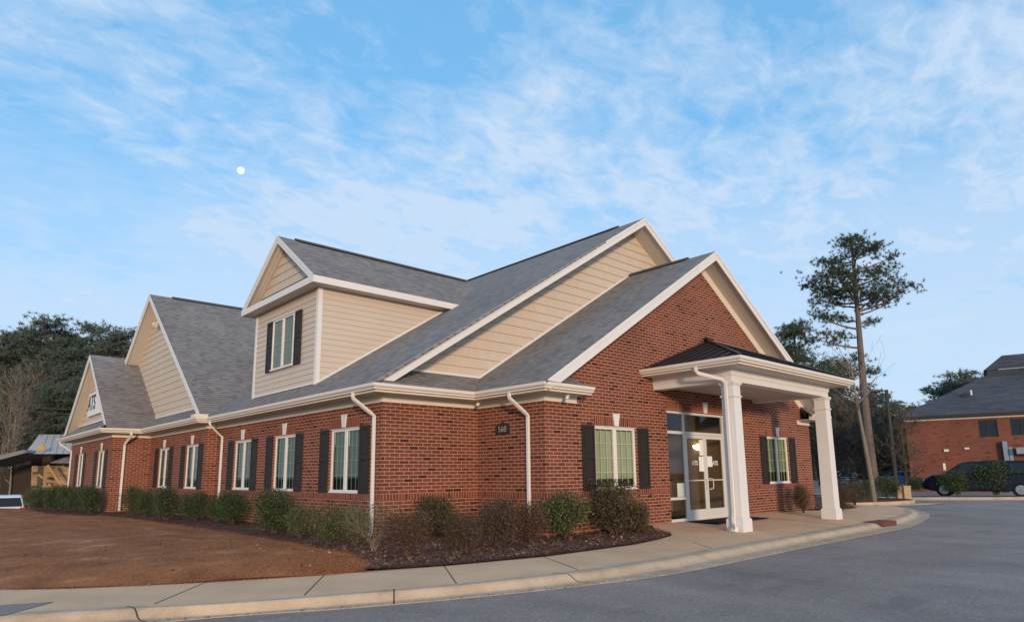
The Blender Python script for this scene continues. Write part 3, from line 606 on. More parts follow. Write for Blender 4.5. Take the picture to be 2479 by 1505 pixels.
# ---- things fixed to the building
pq=empty('house_number_plaque',(-.005,1.40,2.36),'black plaque with silver numbers 568 on the brick beside the downspout','number plaque')
q=MB(); pts=[(-.25,-.13),(.25,-.13),(.25,.06),(.2,.10),(.12,.12),(0,.16),(-.12,.12),(-.2,.10),(-.25,.06)]; q.prism([(0,-a,b) for a,b in pts],(-.02,0,0)); q.build('plate',M_BLACKSIGN,pq,bevel=.004)
mw=Matrix.Translation((-.03,1.40,2.345))@Matrix(((0,0,-1,0),(-1,0,0,0),(0,1,0,0),(0,0,0,1)))
text('568',.2,M_SILV,pq,'digits',mw)
sg=empty('company_sign',(-4.36,22.75,4.2),'wide white sign board with black letters ATS on the tan siding of the far gable','sign')
ctr=X_=at_x(232,983,-4.42); sx=-4.374
yA,yB=22.55,25.9; zA,zB=4.12,5.2
q=MB(); q.box(-.05,.0,yA-22.75,yB-22.75,zA-4.2,zB-4.2); q.build('board',M_SIGNW,sg,bevel=.004)
mw=Matrix.Translation((sx-.045,25.02,(zA+zB)/2+.03))@Matrix(((0,0,-1,0),(-1,0,0,0),(0,1,0,0),(0,0,0,1)))
text('ATS',.98,M_INK,sg,'letters',mw,bold=.01)
for i,(uu,vv,yy) in enumerate(((1151,975,1.9),(1354,957,-.15))):
    p=Vector((-.25,2.0,3.04)) if i==0 else Vector((.45,-.28,3.04))
    so=empty('security_camera',p,['small white security camera under the soffit at the inner corner of the brick walls','small white dome security camera under the soffit by the front window'][i],'camera')
    q=MB(); q.tube([(0,0,0.012),(0,0,-.03)],.05,12); q.build('bracket',M_WHITE,so)
    q=MB(); q.tube([(0,0,-.03),(-.03,-.02,-.07),(-.10,-.06,-.09)],[.045,.04,.035],10); q.build('lens_housing',M_WHITE,so,smooth=True)
lf=empty('gable_floodlight',(-2.93,C1-.0,7.9),'small white floodlight high under the peak of the middle gable','light')
q=MB(); q.tube([(0,0,0),(-.12,0,0)],.09,10); q.build('base',M_WHITE,lf); q=MB(); q.tube([(-.1,0,0),(-.22,-.1,-.15)],[.05,.11],10); q.tube([(-.1,0,0),(-.22,.12,-.1)],[.05,.11],10); q.build('lamp_head',M_WHITE,lf)
def sheet(name,x,z,w,h,label,M=M_PAPER,cat='notice',y=.058):
    q=MB(); q.box(x-w/2,x+w/2,y-.003,y,z-h/2,z+h/2); return q.build(name,M,None,label,cat)
sheet('paper_notice',6.40,1.99,.2,.44,'tall paper notice taped high on the left entrance door glass',y=.074); sheet('paper_notice',6.37,1.53,.24,.42,'paper notice taped in the middle of the left entrance door',y=.074); sheet('paper_notice',6.80,1.60,.30,.30,'square paper notice taped on the right entrance door',y=.074)
sheet('paper_notice',5.28,.83,.34,.36,'pale green card standing in the bottom of the side window beside the doors',simple('pale_card',(.55,.62,.52),.7),y=.08)
for x,lab in ((6.03,'small white ATS lettering decal on the left door glass'),(7.10,'small white ATS lettering decal on the right door glass')):
    o=text('ATS',.17,M_SIGNW,None,'door_decal',Matrix.Translation((x,.07,1.55))@Matrix(((1,0,0,0),(0,0,-1,0),(0,1,0,0),(0,0,0,1))),.001,bold=.004); tagx(o,lab,'decal')
q=MB(); q.box(5.2,7.9,-1.05,-.12,-.01,.008); q.build('door_mat',M_MAT,None,'long black rubber mat on the concrete in front of the entrance doors','doormat')
# ------------------------------------------------------------------ ground
def resample(P,n):
    P=[Vector(p) for p in P]; L=[0]
    for a,b in zip(P,P[1:]): L.append(L[-1]+(b-a).length)
    out=[]
    for i in range(n):
        t=L[-1]*i/(n-1); k=0
        while k<len(P)-2 and L[k+1]<t: k+=1
        s=(t-L[k])/max(1e-9,L[k+1]-L[k]); out.append(P[k].lerp(P[k+1],s))
    return out
def smooth(P,it=2):
    for _ in range(it):
        Q=[P[0]]
        for a,b in zip(P,P[1:]): a,b=Vector(a),Vector(b); Q+= [a*.75+b*.25,a*.25+b*.75]
        Q.append(P[-1]); P=[Vector(q) for q in Q]
    return P
def ruled(mb,A,B,prof,flip=False):
    n=len(A); k=len(prof); i0=len(mb.v)
    for a,b in zip(A,B):
        for t,z in prof:
            p=a.lerp(b,t); mb.v.append((p.x,p.y,p.z if z is None else z))
    for i in range(n-1):
        for j in range(k-1):
            f=(i0+i*k+j,i0+(i+1)*k+j,i0+(i+1)*k+j+1,i0+i*k+j+1); mb.f.append(f[::-1] if flip else f); mb.m.append(0)
def sstep(t): t=max(0,min(1,t)); return t*t*(3-2*t)
def drop(x,y): return 1.45*sstep((y-27)/9)*sstep((6-x)/8)
q=MB(); xs=[-600,-300,-150,-80,-50,-35]+list(range(-30,81,4))+[100,130,180,300,600]; ys=[-600,-200,-80,-40,-20]+list(range(-12,81,4))+[100,130,180,300,600]
for y in ys:
    for x in xs: q.v.append((x,y,-.30-drop(x,y)-.25*sstep((x-60)/60)))
nx=len(xs)
for j in range(len(ys)-1):
    for i in range(nx-1): a=j*nx+i; q.f.append((a,a+1,a+nx+1,a+nx)); q.m.append(0)
q.build('ground',M_TERR,kind='structure',uv=False)
def flat(name,pts,z,M,kind='structure',th=0):
    bm=bmesh.new(); vs=[bm.verts.new((p[0],p[1],z if len(p)<3 else p[2])) for p in pts]; f=bm.faces.new(vs); 
    if f.normal.z<0: f.normal_flip()
    bmesh.ops.triangulate(bm,faces=bm.faces[:]); me=bpy.data.meshes.new(name); bm.to_mesh(me); bm.free(); me.materials.append(M); o=bpy.data.objects.new(name,me); COL.objects.link(o); o['kind']=kind
    for p in me.polygons: pass
    return o
# road: one asphalt sheet in front and to the right
flat('road',[(-40,-60),(110,-60),(110,40),(33,40),(33,1.6),(21.5,1.6),(21,6),(13,6),(8,-2),(-8,-1.4),(-12,-.4),(-40,1)],-.22,M_ASPH)
Cb=[(-13,.4),(-10.3,-.55),(-9.2,-1.12),(-8.3,-1.62),(-7.58,-2.12),(-5.95,-2.70),(-4.98,-3.02),(-3.28,-3.33),(-1.64,-3.44),(1.2,-3.36),(4.1,-3.27),(6.7,-3.18),(9.7,-3.1),(12.8,-2.85),(15.5,-2.2),(17.3,-1.55),(18.15,-.9),(18.5,.1)]
Ca=[(-13,-.2),(-10.3,-1.2),(-9.2,-1.72),(-8.2,-2.13),(-7.32,-2.45),(-6.28,-2.95),(-4.68,-3.5),(-2.95,-3.93),(-1.25,-4.16),(1.5,-4.12),(4.65,-4.05),(7.4,-4.05),(9.9,-4.0),(12.6,-3.6),(14.8,-3.15),(17.1,-2.4),(19.2,-1.3),(20.6,-.3)]
Cb3=[Vector((*p,0)) for p in Cb]; Ca3=[Vector((*p,0)) for p in Ca]
def dens(P,k=6):
    P=[P[0]*2-P[1]]+P+[P[-1]*2-P[-2]]; out=[]
    for i in range(1,len(P)-2):
        for j in range(k):
            t=j/k; a,b,c,d=P[i-1:i+3]; out.append(.5*((2*b)+(c-a)*t+(2*a-5*b+4*c-d)*t*t+(3*b-a-3*c+d)*t**3))
    out.append(P[-2]); return out
CB,CA=dens(Cb3),dens(Ca3)
q=MB(); ruled(q,CB,CA,[(0,-.10),(.26,-.10),(.34,-.105),(.40,-.125),(.47,-.17),(.53,-.195),(.60,-.207),(1,-.213),(1.0,-.3)],True)
q.build('curb',M_CURB,kind='structure',smooth=False,uv=False)
# sidewalk + entrance slab
Sb=[(-13,1.9,-.1),(-10.6,1.55,-.1),(-9.25,.9,-.1),(-8.65,.42,-.1),(-7.7,-.05,-.1),(-7.05,-.42,-.1),(-5.55,-1.08,-.1),(-5.1,-1.13,-.1),(-3.9,-1.57,-.1),(-2.0,-1.9,-.1),(.5,-1.88,-.1),(1.6,-1.72,-.09),(2.55,-1.45,-.085),(3.05,-.6,-.04),(3.9,.1,-.0),(8,.1,0),(11.0,.1,0),(12.2,.1,-.02),(13.8,.1,-.06),(17,.3,-.1),(18.6,1.2,-.1),(19.6,1.6,-.1)]
N=160; A=resample([Vector(p) for p in Sb],N); B=[]
# pair each back-edge point with the curb point across from it
key=[(0,0),(1,1),(2,2),(3,3),(4,4),(5,4.6),(6,5.6),(7,5.9),(8,7.0),(9,8.0),(10,9),(11,9.45),(12,9.8),(13,10.1),(14,10.4),(15,11.5),(16,12.3),(17,12.8),(18,13.4),(19,15.2),(20,16.4),(21,17)]
L=[0]
for a,b in zip(Sb,Sb[1:]): L.append(L[-1]+(Vector(b)-Vector(a)).length)
for i in range(N):
    t=L[-1]*i/(N-1); k=0
    while k<len(Sb)-2 and L[k+1]<t: k+=1
    s=(t-L[k])/(L[k+1]-L[k]); c=key[k][1]*(1-s)+key[k+1][1]*s; ci=c*6; j=int(min(ci,len(CB)-2)); p=CB[j].lerp(CB[j+1],ci-j); p.z=-.1; B.append(p)
q=MB(); ruled(q,A,B,[(t/8,None) for t in range(9)],True); q.build('sidewalk',M_CONC,kind='structure',uv=False)
q=MB()
for a,b in (((-2.06,-1.94),(-2.77,-3.37)),((-3.9,-1.57),(-4.79,-3.05)),((-5.65,-1.05),(-6.6,-2.42)),((-7.05,-.42),(-8.05,-1.7)),((2.5,-1.42),(1.0,-3.34)),((8.3,0),(8.0,-3.1))):
    q.bar((*a,-.0985 if a[0]<3 else -.0),(*b,-.0985),.014,.004)
for i,w in ((7.05,.02),(5.35,.02),(3.1,.02),(12.1,.015)):
    k=int(i*6); pr=[(0,-.10),(.26,-.10),(.34,-.105),(.40,-.125),(.47,-.17),(.53,-.195),(.60,-.207),(1,-.213)]
    a,b=CB[k],CA[k]; dirn=(CB[k+1]-CB[k]).normalized()*w/2; pts=[a.lerp(b,t)+Vector((0,0,z+.0025)) for t,z in pr]
    for p0,p1 in zip(pts,pts[1:]): q.poly([p0-dirn,p0+dirn,p1+dirn,p1-dirn])
q.build('pavement_joints',M_JOINT,kind='structure',uv=False)
flat('side_drive',[(-8.85,-.72),(-10.2,-.15),(-14,1.3),(-14,.0),(-10.2,-.95),(-9.35,-1.22)],-.094,M_ASPH)
q=MB(); q.box(9.05,10.15,-3.62,-3.14,-.3,-.075); q.box(9.12,10.08,-3.628,-3.615,-.2,-.1); ob=q.build('drain_inlet',M_RUST,None,'rusty red-brown iron drain inlet box set into the concrete curb','drain',bevel=.01)
# beds and lawn
def fz(x,y): return -.03-drop(x,y)
bedL=[(-5.1,-1.22),(-4.62,-.55),(-4.42,.2),(-4.3,1.2),(-4.25,4),(-4.32,8),(-4.5,12.5),(-4.7,16),(-5.2,18.4),(-5.85,19.6),(-6.1,24),(-6.2,29),(-6.3,31)]
bl=dens([Vector((*p,0)) for p in bedL],5)
wv=lambda s:Vector((.05*math.sin(s*3.1)+.04*math.sin(s*7.3+1),.04*math.sin(s*5.3),0))
bl=[p+wv(p.y+p.x) for p in bl]
lo_=[(-5.1,-1.22),(-5.5,-1.16),(-7.0,-.6),(-7.75,-.2),(-8.6,.28),(-9.2,.8),(-9.7,1.5),(-10.2,4),(-10.5,9),(-10.8,15),(-11.5,22),(-13,29),(-15,36)]
A=resample(bl,90); 
A2=[p for p in A]+[Vector((-6.6,33+i*1.0,0)) for i in range(4)]
B=resample([Vector((*p,0)) for p in lo_],len(A2)); q=MB(); k=24; i0=0
for a,b in zip(A2,B):
    for j in range(k):
        t=j/(k-1); p=a.lerp(b,t); z=-.055*(1-t)-.085*t+.17*math.sin(math.pi*t)*min(1,(a-b).length/4)+.02*math.sin(p.x*2.1)*math.sin(p.y*.9); q.v.append((p.x,p.y,z-drop(p.x,p.y)))
for i in range(len(A2)-1):
    for j in range(k-1): q.f.append((i*k+j,i*k+j+1,(i+1)*k+j+1,(i+1)*k+j)); q.m.append(0)
LAWNV=[Vector(v) for v in q.v]; q.build('lawn',M_LAWN,kind='structure',uv=False,smooth=True)
bed=[(p.x,p.y,-.045-drop(p.x,p.y)*.6) for p in bl]+[(-3.5,31,-.5),(-3.9,29,-.1),(XQ+.1,28.6,-.02),(XQ+.1,D3+.1,-.02),(XP+.1,D3+.1,-.02),(XP+.1,D2+.1,-.02),(XL+.1,D2+.1,-.02),(XL+.1,D1+.1,-.02),(.1,D1+.1,-.02),(.1,.1,-.02),(4.25,.1,-.01),(4.15,-.02,-.01),(3.6,-.25,-.03),(3.1,-.75,-.05),(2.62,-1.38,-.065),(1.6,-1.75,-.075),(.5,-1.93,-.075),(-2,-1.97,-.075),(-3.9,-1.64,-.075),(-4.7,-1.38,-.075)]
flat('mulch_bed',bed,0,M_MULCH)
flat('mulch_bed',[(10.6,.1,.012),(11.2,-.12,.012),(12.2,-.05,.012),(13.2,-.3,.0),(15,-.5,-.03),(16.4,-.35,-.06),(17.0,.0,-.08),(17.6,1.0,-.09),(19.8,1.7,-.09),(19.6,3.2,-.09),(13.6,3.2,-.02),(13.6,.1,-.0)],0,M_MULCH)
isl=[(19.4,1.25),(20.4,.62),(22,.1),(23.6,-.1),(24.6,.2),(25.7,1.2),(26.4,3.0),(26,6),(22,9),(19,6)]
q=MB(); P=smooth([Vector((*p,0)) for p in isl]+[Vector((*isl[0],0))]); q.v=[]; c=[(p.x,p.y) for p in P[:-1]]
flat('mulch_island',c,-.06,M_MULCH)
q=MB(); 
for a,b in zip(P,P[1:]): q.bar((a.x,a.y,-.135),(b.x,b.y,-.135),.16,.15)
q.build('island_curb',M_CURB,kind='structure',uv=False)
flat('concrete_apron',[(19.0,.1),(20.7,-.4),(22.3,-1.0),(24.6,-1.1),(23.5,-.35),(21.5,-.02),(20.1,.6),(19.3,1.1),(18.5,.6)],-.2,M_CONC)
# far curb, planting strip and car park on the right
fa=[(26.8,5.5),(27.2,2.2),(28.6,-.5),(31,-3.6),(36,-9.5),(44,-19),(60,-38)]
FA=dens([Vector((*p,0)) for p in fa],5); FB=[p+Vector((.95,.65,0)) for p in FA]
q=MB(); ruled(q,FA,[p+Vector((.45,.3,0)) for p in FA],[(0,-.205),(.35,-.2),(.6,-.1),(1,-.09)]); q.build('far_curb',M_CURB,kind='structure',uv=False)
q=MB(); ruled(q,[p+Vector((.45,.3,0)) for p in FA],[p+Vector((1.5,1.0,0)) for p in FA],[(0,-.085),(.5,-.05),(1,-.09)]); q.build('planting_strip',M_MULCH,kind='structure',uv=False)
q=MB(); ruled(q,[p+Vector((-.6,-.4,0)) for p in FA],[p+Vector((.05,.03,0)) for p in FA],[(0,-.214),(1,-.206)]); q.build('gutter_pan',M_CONC,kind='structure',uv=False)
# ------------------------------------------------------------------ litter, straw, grass
def scatter_quads(P,size,asp,M,name,label,lay=.35,cat='leaves',kind='stuff'):
    n=len(P); P=np.array(P); a=RNG.uniform(0,2*np.pi,n); s=size*RNG.uniform(.6,1.4,n); t=RNG.normal(0,lay,(n,2))
    d=np.stack([np.cos(a),np.sin(a),t[:,0]],1); e=np.stack([-np.sin(a),np.cos(a),t[:,1]],1)
    V=np.stack([P-d*s[:,None]*.5,P+e*s[:,None]*asp*.5,P+d*s[:,None]*.5,P-e*s[:,None]*asp*.5],1).reshape(-1,3); F=np.arange(4*n).reshape(-1,4)
    me=bpy.data.meshes.new(name); me.from_pydata(V.tolist(),[],F.tolist()); me.materials.append(M); o=bpy.data.objects.new(name,me); COL.objects.link(o); return tagx(o,label,cat,None,kind)
def inpoly(x,y,P):
    c=False; j=len(P)-1
    for i in range(len(P)):
        if (P[i][1]>y)!=(P[j][1]>y) and x<(P[j][0]-P[i][0])*(y-P[i][1])/(P[j][1]-P[i][1])+P[i][0]: c=not c
        j=i
    return c
pts=[];st=[]
while len(pts)<2600:
    x,y=random.uniform(-5,4.2),random.uniform(-2,2.3)
    if inpoly(x,y,bed): pts.append((x,y,-.055+random.uniform(0,.05)))
while len(st)<26000:
    x=random.uniform(-6,4.2); y=random.uniform(-2,24) if random.random()<.5 else random.uniform(-2,3)
    if inpoly(x,y,bed): st.append((x,y,-.05+random.uniform(-.01,.035)))
for _ in range(500): pts.append((random.uniform(10.8,17),random.uniform(-.2,.6),.02))
scatter_quads(pts,.055,.7,M_LITTER,'fallen_leaves','dry tan leaves scattered over the brown mulch beds')
scatter_quads(st,.14,.05,M_STRAW,'pine_straw','fine brown pine straw covering the mulch beds',.25,'pine straw')
# short dormant grass blades over the lawn (denser near the camera)
lp=[]; rows=len(A2)
while len(lp)<70000:
    fi=min(rows-1.001,rows*random.random()**1.7); t=random.random()*(k-1.001); i=int(fi);j=int(t); a=LAWNV[i*k+j].lerp(LAWNV[(i+1)*k+j],fi-i); b=LAWNV[i*k+j+1].lerp(LAWNV[(i+1)*k+j+1],fi-i); p=a.lerp(b,t-j); lp.append((p.x,p.y,p.z))
EDG=resample([Vector((*p,0)) for p in lo_],3000)
for p in EDG[:1700]:
    for _ in range(5): lp.append((p.x+random.gauss(0,.035),p.y+random.gauss(0,.035),-.095))
for p in resample(bl,2500)[:1500]:
    for _ in range(4): lp.append((p.x+random.gauss(0,.05),p.y+random.gauss(0,.05),-.05))
lv=[]
while len(lv)<420:
    i_=random.randrange(len(lp)); lv.append((lp[i_][0],lp[i_][1],lp[i_][2]+.015))
scatter_quads(lv,.05,.6,M_LITTER,'lawn_leaves','a few pale dry leaves lying on the brown lawn')
gr=[]
for i_ in range(1500):
    t=random.random()*(len(CB)-2); j=int(t); a=CA[j].lerp(CA[j+1],t-j); b=CB[j].lerp(CB[j+1],t-j); p=a.lerp(b,abs(random.gauss(0,.22))-.12); gr.append((p.x,p.y,-.205))
scatter_quads(gr,.02,.7,M_STRAW,'road_grit','fine grit and leaf crumbs gathered along the concrete gutter',.3,'grit')
P=np.array(lp); n=len(P); a=RNG.uniform(0,2*np.pi,n); h=RNG.uniform(.008,.02,n); w=.004+.0*h; lean=RNG.normal(0,.02,(n,2))
o1=np.stack([np.cos(a)*w,np.sin(a)*w,0*w],1); tip=np.stack([lean[:,0],lean[:,1],h],1)
V=np.stack([P-o1,P+o1,P+tip],1).reshape(-1,3); me=bpy.data.meshes.new('lawn_grass'); me.from_pydata(V.tolist(),[],np.arange(3*n).reshape(-1,3).tolist()); me.materials.append(M_GRASS); o=bpy.data.objects.new('lawn_grass',me); COL.objects.link(o); tagx(o,'short dormant brown grass covering the lawn','grass',None,'stuff')
# ------------------------------------------------------------------ plants
def leaves_np(C,size,n,asp=.55,rng=RNG):
    C=np.repeat(C,n,0) if n>1 else C; m_=len(C); d=rng.normal(size=(m_,3)); d/=np.linalg.norm(d,axis=1)[:,None]; e=np.cross(d,rng.normal(size=(m_,3))); e/=np.linalg.norm(e,axis=1)[:,None]
    s=size*rng.uniform(.6,1.3,m_)[:,None]; V=np.stack([C-d*s*.5,C+e*s*asp*.5,C+d*s*.5,C-e*s*asp*.5],1).reshape(-1,3); return V,np.arange(4*m_).reshape(-1,4)
def mesh_np(name,V,F,M):
    me=bpy.data.meshes.new(name); me.from_pydata(V.tolist(),[],F.tolist()); me.materials.append(M); me.update(); return me
def branch_set(mb,p,d,L,r,depth,spread=.5,nb=3,sides=5,minr=.004,bend=.15,upb=.12):
    p=Vector(p); d=Vector(d).normalized(); pts=[p]; rr=[r]; q=p; dd=d; K=3
    for i in range(K):
        dd=(dd+Vector([random.gauss(0,bend) for _ in range(3)])+Vector((0,0,upb))).normalized(); q=q+dd*(L/K); pts.append(q); rr.append(max(minr,r*(1-.5*(i+1)/K)))
    mb.tube(pts,rr,sides,cap=False); ends=[q]
    if depth>0:
        for i in range(nb):
            k=random.choice((1,2,3)) if i else 3; dv=(dd+Vector([random.gauss(0,spread) for _ in range(3)])).normalized()
            ends+=branch_set(mb,pts[k],dv,L*random.uniform(.6,.85),rr[k]*.65,depth-1,spread,nb,max(3,sides-1),minr,bend,upb)
    return ends
def shrub_mesh(name,rx,ry,h,nl,leaf,ML,MT,holes=.25,twigs=16,bare=False,base=.12):
    """unit built at origin: a fan of stems + leaf shell"""
    mb=MB(); 
    for i in range(twigs):
        a=random.uniform(0,6.28); rr=random.uniform(.1,.75); branch_set(mb,(random.gauss(0,.04),random.gauss(0,.04),0),(math.cos(a)*rx*rr,math.sin(a)*ry*rr,h*.9),h*.5,.011,2 if not bare else 3,.45,3,4,.0025,.2,.15)
    tw=mb; K=34; cc=[]
    while len(cc)<K:
        v=RNG.normal(size=3); v/=np.linalg.norm(v); r=RNG.uniform(.55,.95); cc.append([v[0]*rx*r,v[1]*ry*r,h*.54+v[2]*h*.46*r])
    cc=np.array(cc); idx=RNG.integers(0,K,nl); sg=np.array([rx*.26,ry*.26,h*.13]); P=cc[idx]+RNG.normal(size=(nl,3))*sg
    P=P[(P[:,2]>base*h)&(P[:,2]<h*1.08)]; V,F=leaves_np(P,leaf,1,.55); return tw,V,F
def shrub(name,rx,ry,h,nl,leaf,ML,MT,**kw):
    tw,V,F=shrub_mesh(name,rx,ry,h,nl,leaf,ML,MT,**kw); r=empty(name,(0,0,-50),'x','shrub')
    fo=bpy.data.objects.new('foliage',mesh_np('foliage',V,F,ML)); COL.objects.link(fo); fo.parent=r; tw.build('stems',MT,r,uv=False); return r
boxA=[shrub('evergreen_shrub',.5,.5,.85,7500,.045,M_BOX,M_TWIG) for _ in range(3)]; loose=[shrub('leafy_shrub',.5,.5,.95,3800,.05,M_HOLLY,M_TWIG) for _ in range(2)]
brown=[shrub('bronze_shrub',.6,.55,1.05,5200,.05,M_BROWNL,M_TWIG,twigs=22),shrub('bronze_shrub',.6,.55,1.1,6500,.05,M_BRONZE,M_TWIG,twigs=22)]
azal=shrub('azalea_shrub',.6,.55,1.1,3600,.07,M_HOLLY,M_TWIG,twigs=18); bare_s=shrub('twiggy_shrub',.5,.5,1.0,700,.05,M_BRONZE,M_TWIGT,twigs=9,bare=True)
used=set()
def put(src,u,vb,wpx,hpx,lab,group=None,z=-.04,hgt=None):
    p=at_z(u,vb,z); dist=(p-CP).dot(fw); k_=1.3 if group==G1 else 1.12; w=wpx*dist/F_PX*k_; h=hpx*dist/F_PX*(1.1 if group==G1 else .93)
    fo=[c for c in src.children if c.name.startswith('foliage')][0]; zs=[v.co.z for v in list(fo.data.vertices)[::17]]; xs=[abs(v.co.x) for v in list(fo.data.vertices)[::17]]
    H=sorted(zs)[-3]; Wd=sorted(xs)[-6]*2; sc=(w/Wd,w/Wd,h/H)
    if src.name in used: o=copy_tree(src,p,random.uniform(0,6.28),sc)
    else: o=src; o.location=p; o.rotation_euler=(0,0,random.uniform(0,6.28)); o.scale=sc; used.add(src.name)
    tagx(o,lab,'shrub',group); return o
G1='clipped evergreen shrubs along the long brick wall'
L_=[(100,1234,42,50,'leftmost clipped dark green shrub at the far end of the long brick wall'),(128,1236,40,56,'clipped dark green shrub below the far corner downspout'),(158,1238,42,58,'clipped dark green shrub under the farthest wall window'),(186,1241,40,58,'clipped dark green shrub between the two farthest windows'),(215,1243,44,62,'clipped dark green shrub just left of the tall corner downspout wall'),
(318,1247,46,64,'clipped dark green shrub just right of the tall white downspout'),(350,1251,40,60,'smaller dark green shrub second right of the tall downspout'),(400,1258,58,72,'full dark green shrub under the windows of the middle bay'),
(474,1260,56,64,'clipped dark green shrub at the corner of the middle bay'),(522,1264,40,58,'narrow dark green shrub left of the short downspout base'),(560,1268,62,74,'wide dark green shrub beneath the third window from the corner')]
for i,(u,vb,w,h,lab) in enumerate(L_): put(boxA[i%3],u,vb,w,h,lab,G1)
G2='loose shrubs near the building corner'
put(boxA[1],662,1291,84,98,'tall dark green shrub under the second window from the corner',G1); put(loose[0],725,1302,66,92,'thin upright green shrub left of the nearest side window',G2); put(loose[1],795,1316,92,104,'leafy green shrub below the nearest side window',G2)
put(loose[0],860,1320,60,110,'sparse green shrub in front of the corner downspout',G2)
put(bare_s,905,1334,105,118,'bare twiggy tan shrub at the front corner of the bed')
G3='bronze shrubs in the front bed'
for k_,u,vb,w,h,lab in ((0,985,1345,115,118,'low dark russet shrub in the front bed, first right of the bare one'),(1,1055,1300,130,108,'broad bronze-green shrub against the brick left of the inner corner'),(0,1120,1335,110,100,'russet shrub in the middle of the front bed'),(0,1205,1322,120,128,'tall russet shrub below the number plaque'),(0,1285,1312,95,105,'thin russet shrub hiding the foot of the front downspout'),(1,1487,1292,150,142,'largest bronze shrub, reaching up to the front window sill'),(0,1545,1288,60,80,'small russet shrub at the right tip of the front bed')):
    put(brown[k_],u,vb,w,h,lab,G3)
put(azal,1368,1302,112,122,'bright olive-green shrub left of the front window')
put(loose[1],1555,1284,40,70,'small green shrub beside the storefront brick')
put(brown[0],1945,1240,48,74,'small russet shrub against the brick left of the far porch column',G3,-.02); put(brown[0],2038,1236,60,76,'russet shrub just right of the far porch column',G3,-.08); put(brown[1],2070,1222,60,62,'olive-bronze shrub behind the thin tree trunk',G3,-.08)
put(boxA[0],2100,1208,50,50,'dark green low shrub on the mulch island beside the thin trunk',None,-.06);put(boxA[2],2148,1207,62,60,'rounded green shrub at the right end of the mulch island',None,-.06)
put(boxA[1],2222,1187,44,36,'dark green shrub at the foot of the far brick building',None,-.15)
put(boxA[0],2318,1197,66,64,'dark green shrub hiding the front door of the navy van',None,-.08); put(boxA[2],2415,1197,92,88,'tall dark green shrub hiding the rear of the navy van',None,-.08)
put(loose[0],75,1232,36,60,'yellowish cone-shaped shrub at the far left end of the bed',None,-.1)
# ---- trees
def tufts(C,r,n,rng=RNG,wd=.07,upb=.35):
    C=np.repeat(C,n,0); m_=len(C); d=rng.normal(size=(m_,3)); d[:,2]+=upb; d/=np.linalg.norm(d,axis=1)[:,None]; e=np.cross(d,rng.normal(size=(m_,3))); e/=np.linalg.norm(e,axis=1)[:,None]
    s=r*rng.uniform(.6,1.15,m_)[:,None]; V=np.stack([C-e*s*wd,C+e*s*wd,C+d*s],1).reshape(-1,3); return V,np.arange(3*m_).reshape(-1,3)
def limb(mb,p0,p1,r,sag=.1,side=5):
    p0=Vector(p0);p1=Vector(p1); L=(p1-p0).length; ps=[];rs=[]
    for i in range(6):
        t=i/5; ps.append(p0.lerp(p1,t)+Vector((0,0,-L*sag*math.sin(t*math.pi)))+Vector([random.gauss(0,L*.015)]*3)*(1 if 0<i<5 else 0)); rs.append(r*(1-.75*t))
    mb.tube(ps,rs,side,cap=False); return ps
def pine(loc,H,crown0,radius,seed,label,group,ML=M_NEED,nl=44,tuft=.42,tn=22,trunk_r=.27,limbs=None,lean=0,clump=2.6,blob=1.0,dens_=1.0):
    random.seed(seed); rng=np.random.default_rng(seed); r=empty('pine_tree',loc,label,'tree',group)
    tr=MB(); ps=[];rs=[]
    for i in range(11): t=i/10; ps.append(Vector((lean*t*H+.12*math.sin(t*5+seed),.12*math.cos(t*4+seed),H*t*.97))); rs.append(trunk_r*(1-.8*t)+.02)
    tr.tube(ps,rs,9); C=[]
    def tp(z): f=min(9.99,max(0,z/(H*.97)*10)); i=int(f); return ps[i].lerp(ps[i+1],f-i)
    items=limbs
    if items is None:
        items=[]
        for i in range(nl):
            t=(i+.5)/nl; z=crown0+(H-crown0)*t; prof=(math.sin(math.pi*min(1,(.18+.82*t)))**.6)*radius*random.uniform(.55,1.1)
            if t>.93: prof=radius*.3
            items.append((z,random.uniform(0,6.28),prof,random.uniform(.1,.55)))
    for z,a,L,rise in items:
        p0=tp(z); p1=p0+Vector((math.cos(a)*L,math.sin(a)*L,L*rise)); lp_=limb(tr,p0,p1,.03+.016*L,.06,5)
        nb=max(2,int(L*clump))
        for j in range(nb):
            t=1.0 if j==0 else random.uniform(.42,1); f=min(4.99,t*5); i=int(f); q=lp_[i].lerp(lp_[i+1],f-i); off=Vector((random.gauss(0,1),random.gauss(0,1),random.uniform(0,.9)))*(.12+.13*L)*(1.0 if j else .3)
            e_=q+off; 
            if j: limb(tr,q,e_,.012+.004*L,.02,3)
            w=random.uniform(.22,.46)*blob
            for _ in range(int(10*dens_)): C.append((e_.x+random.gauss(0,w),e_.y+random.gauss(0,w),e_.z+random.gauss(.08,w*.45)))
    tr.build('trunk',M_BARK,r,uv=False); V,F=tufts(np.array(C),tuft,tn,rng); fo=bpy.data.objects.new('crown',mesh_np('crown',V,F,ML)); COL.objects.link(fo); fo.parent=r; return r
pb=at_d(2121,1190,45); pb.z=-.15; view_r=Vector((rt.x,rt.y,0)).normalized(); va=math.atan2(view_r.y,view_r.x)
lb=[]
def LB(zt,side,L,rise,dev=0): lb.append((zt,va+(0 if side>0 else math.pi)+dev,L*.76,rise))
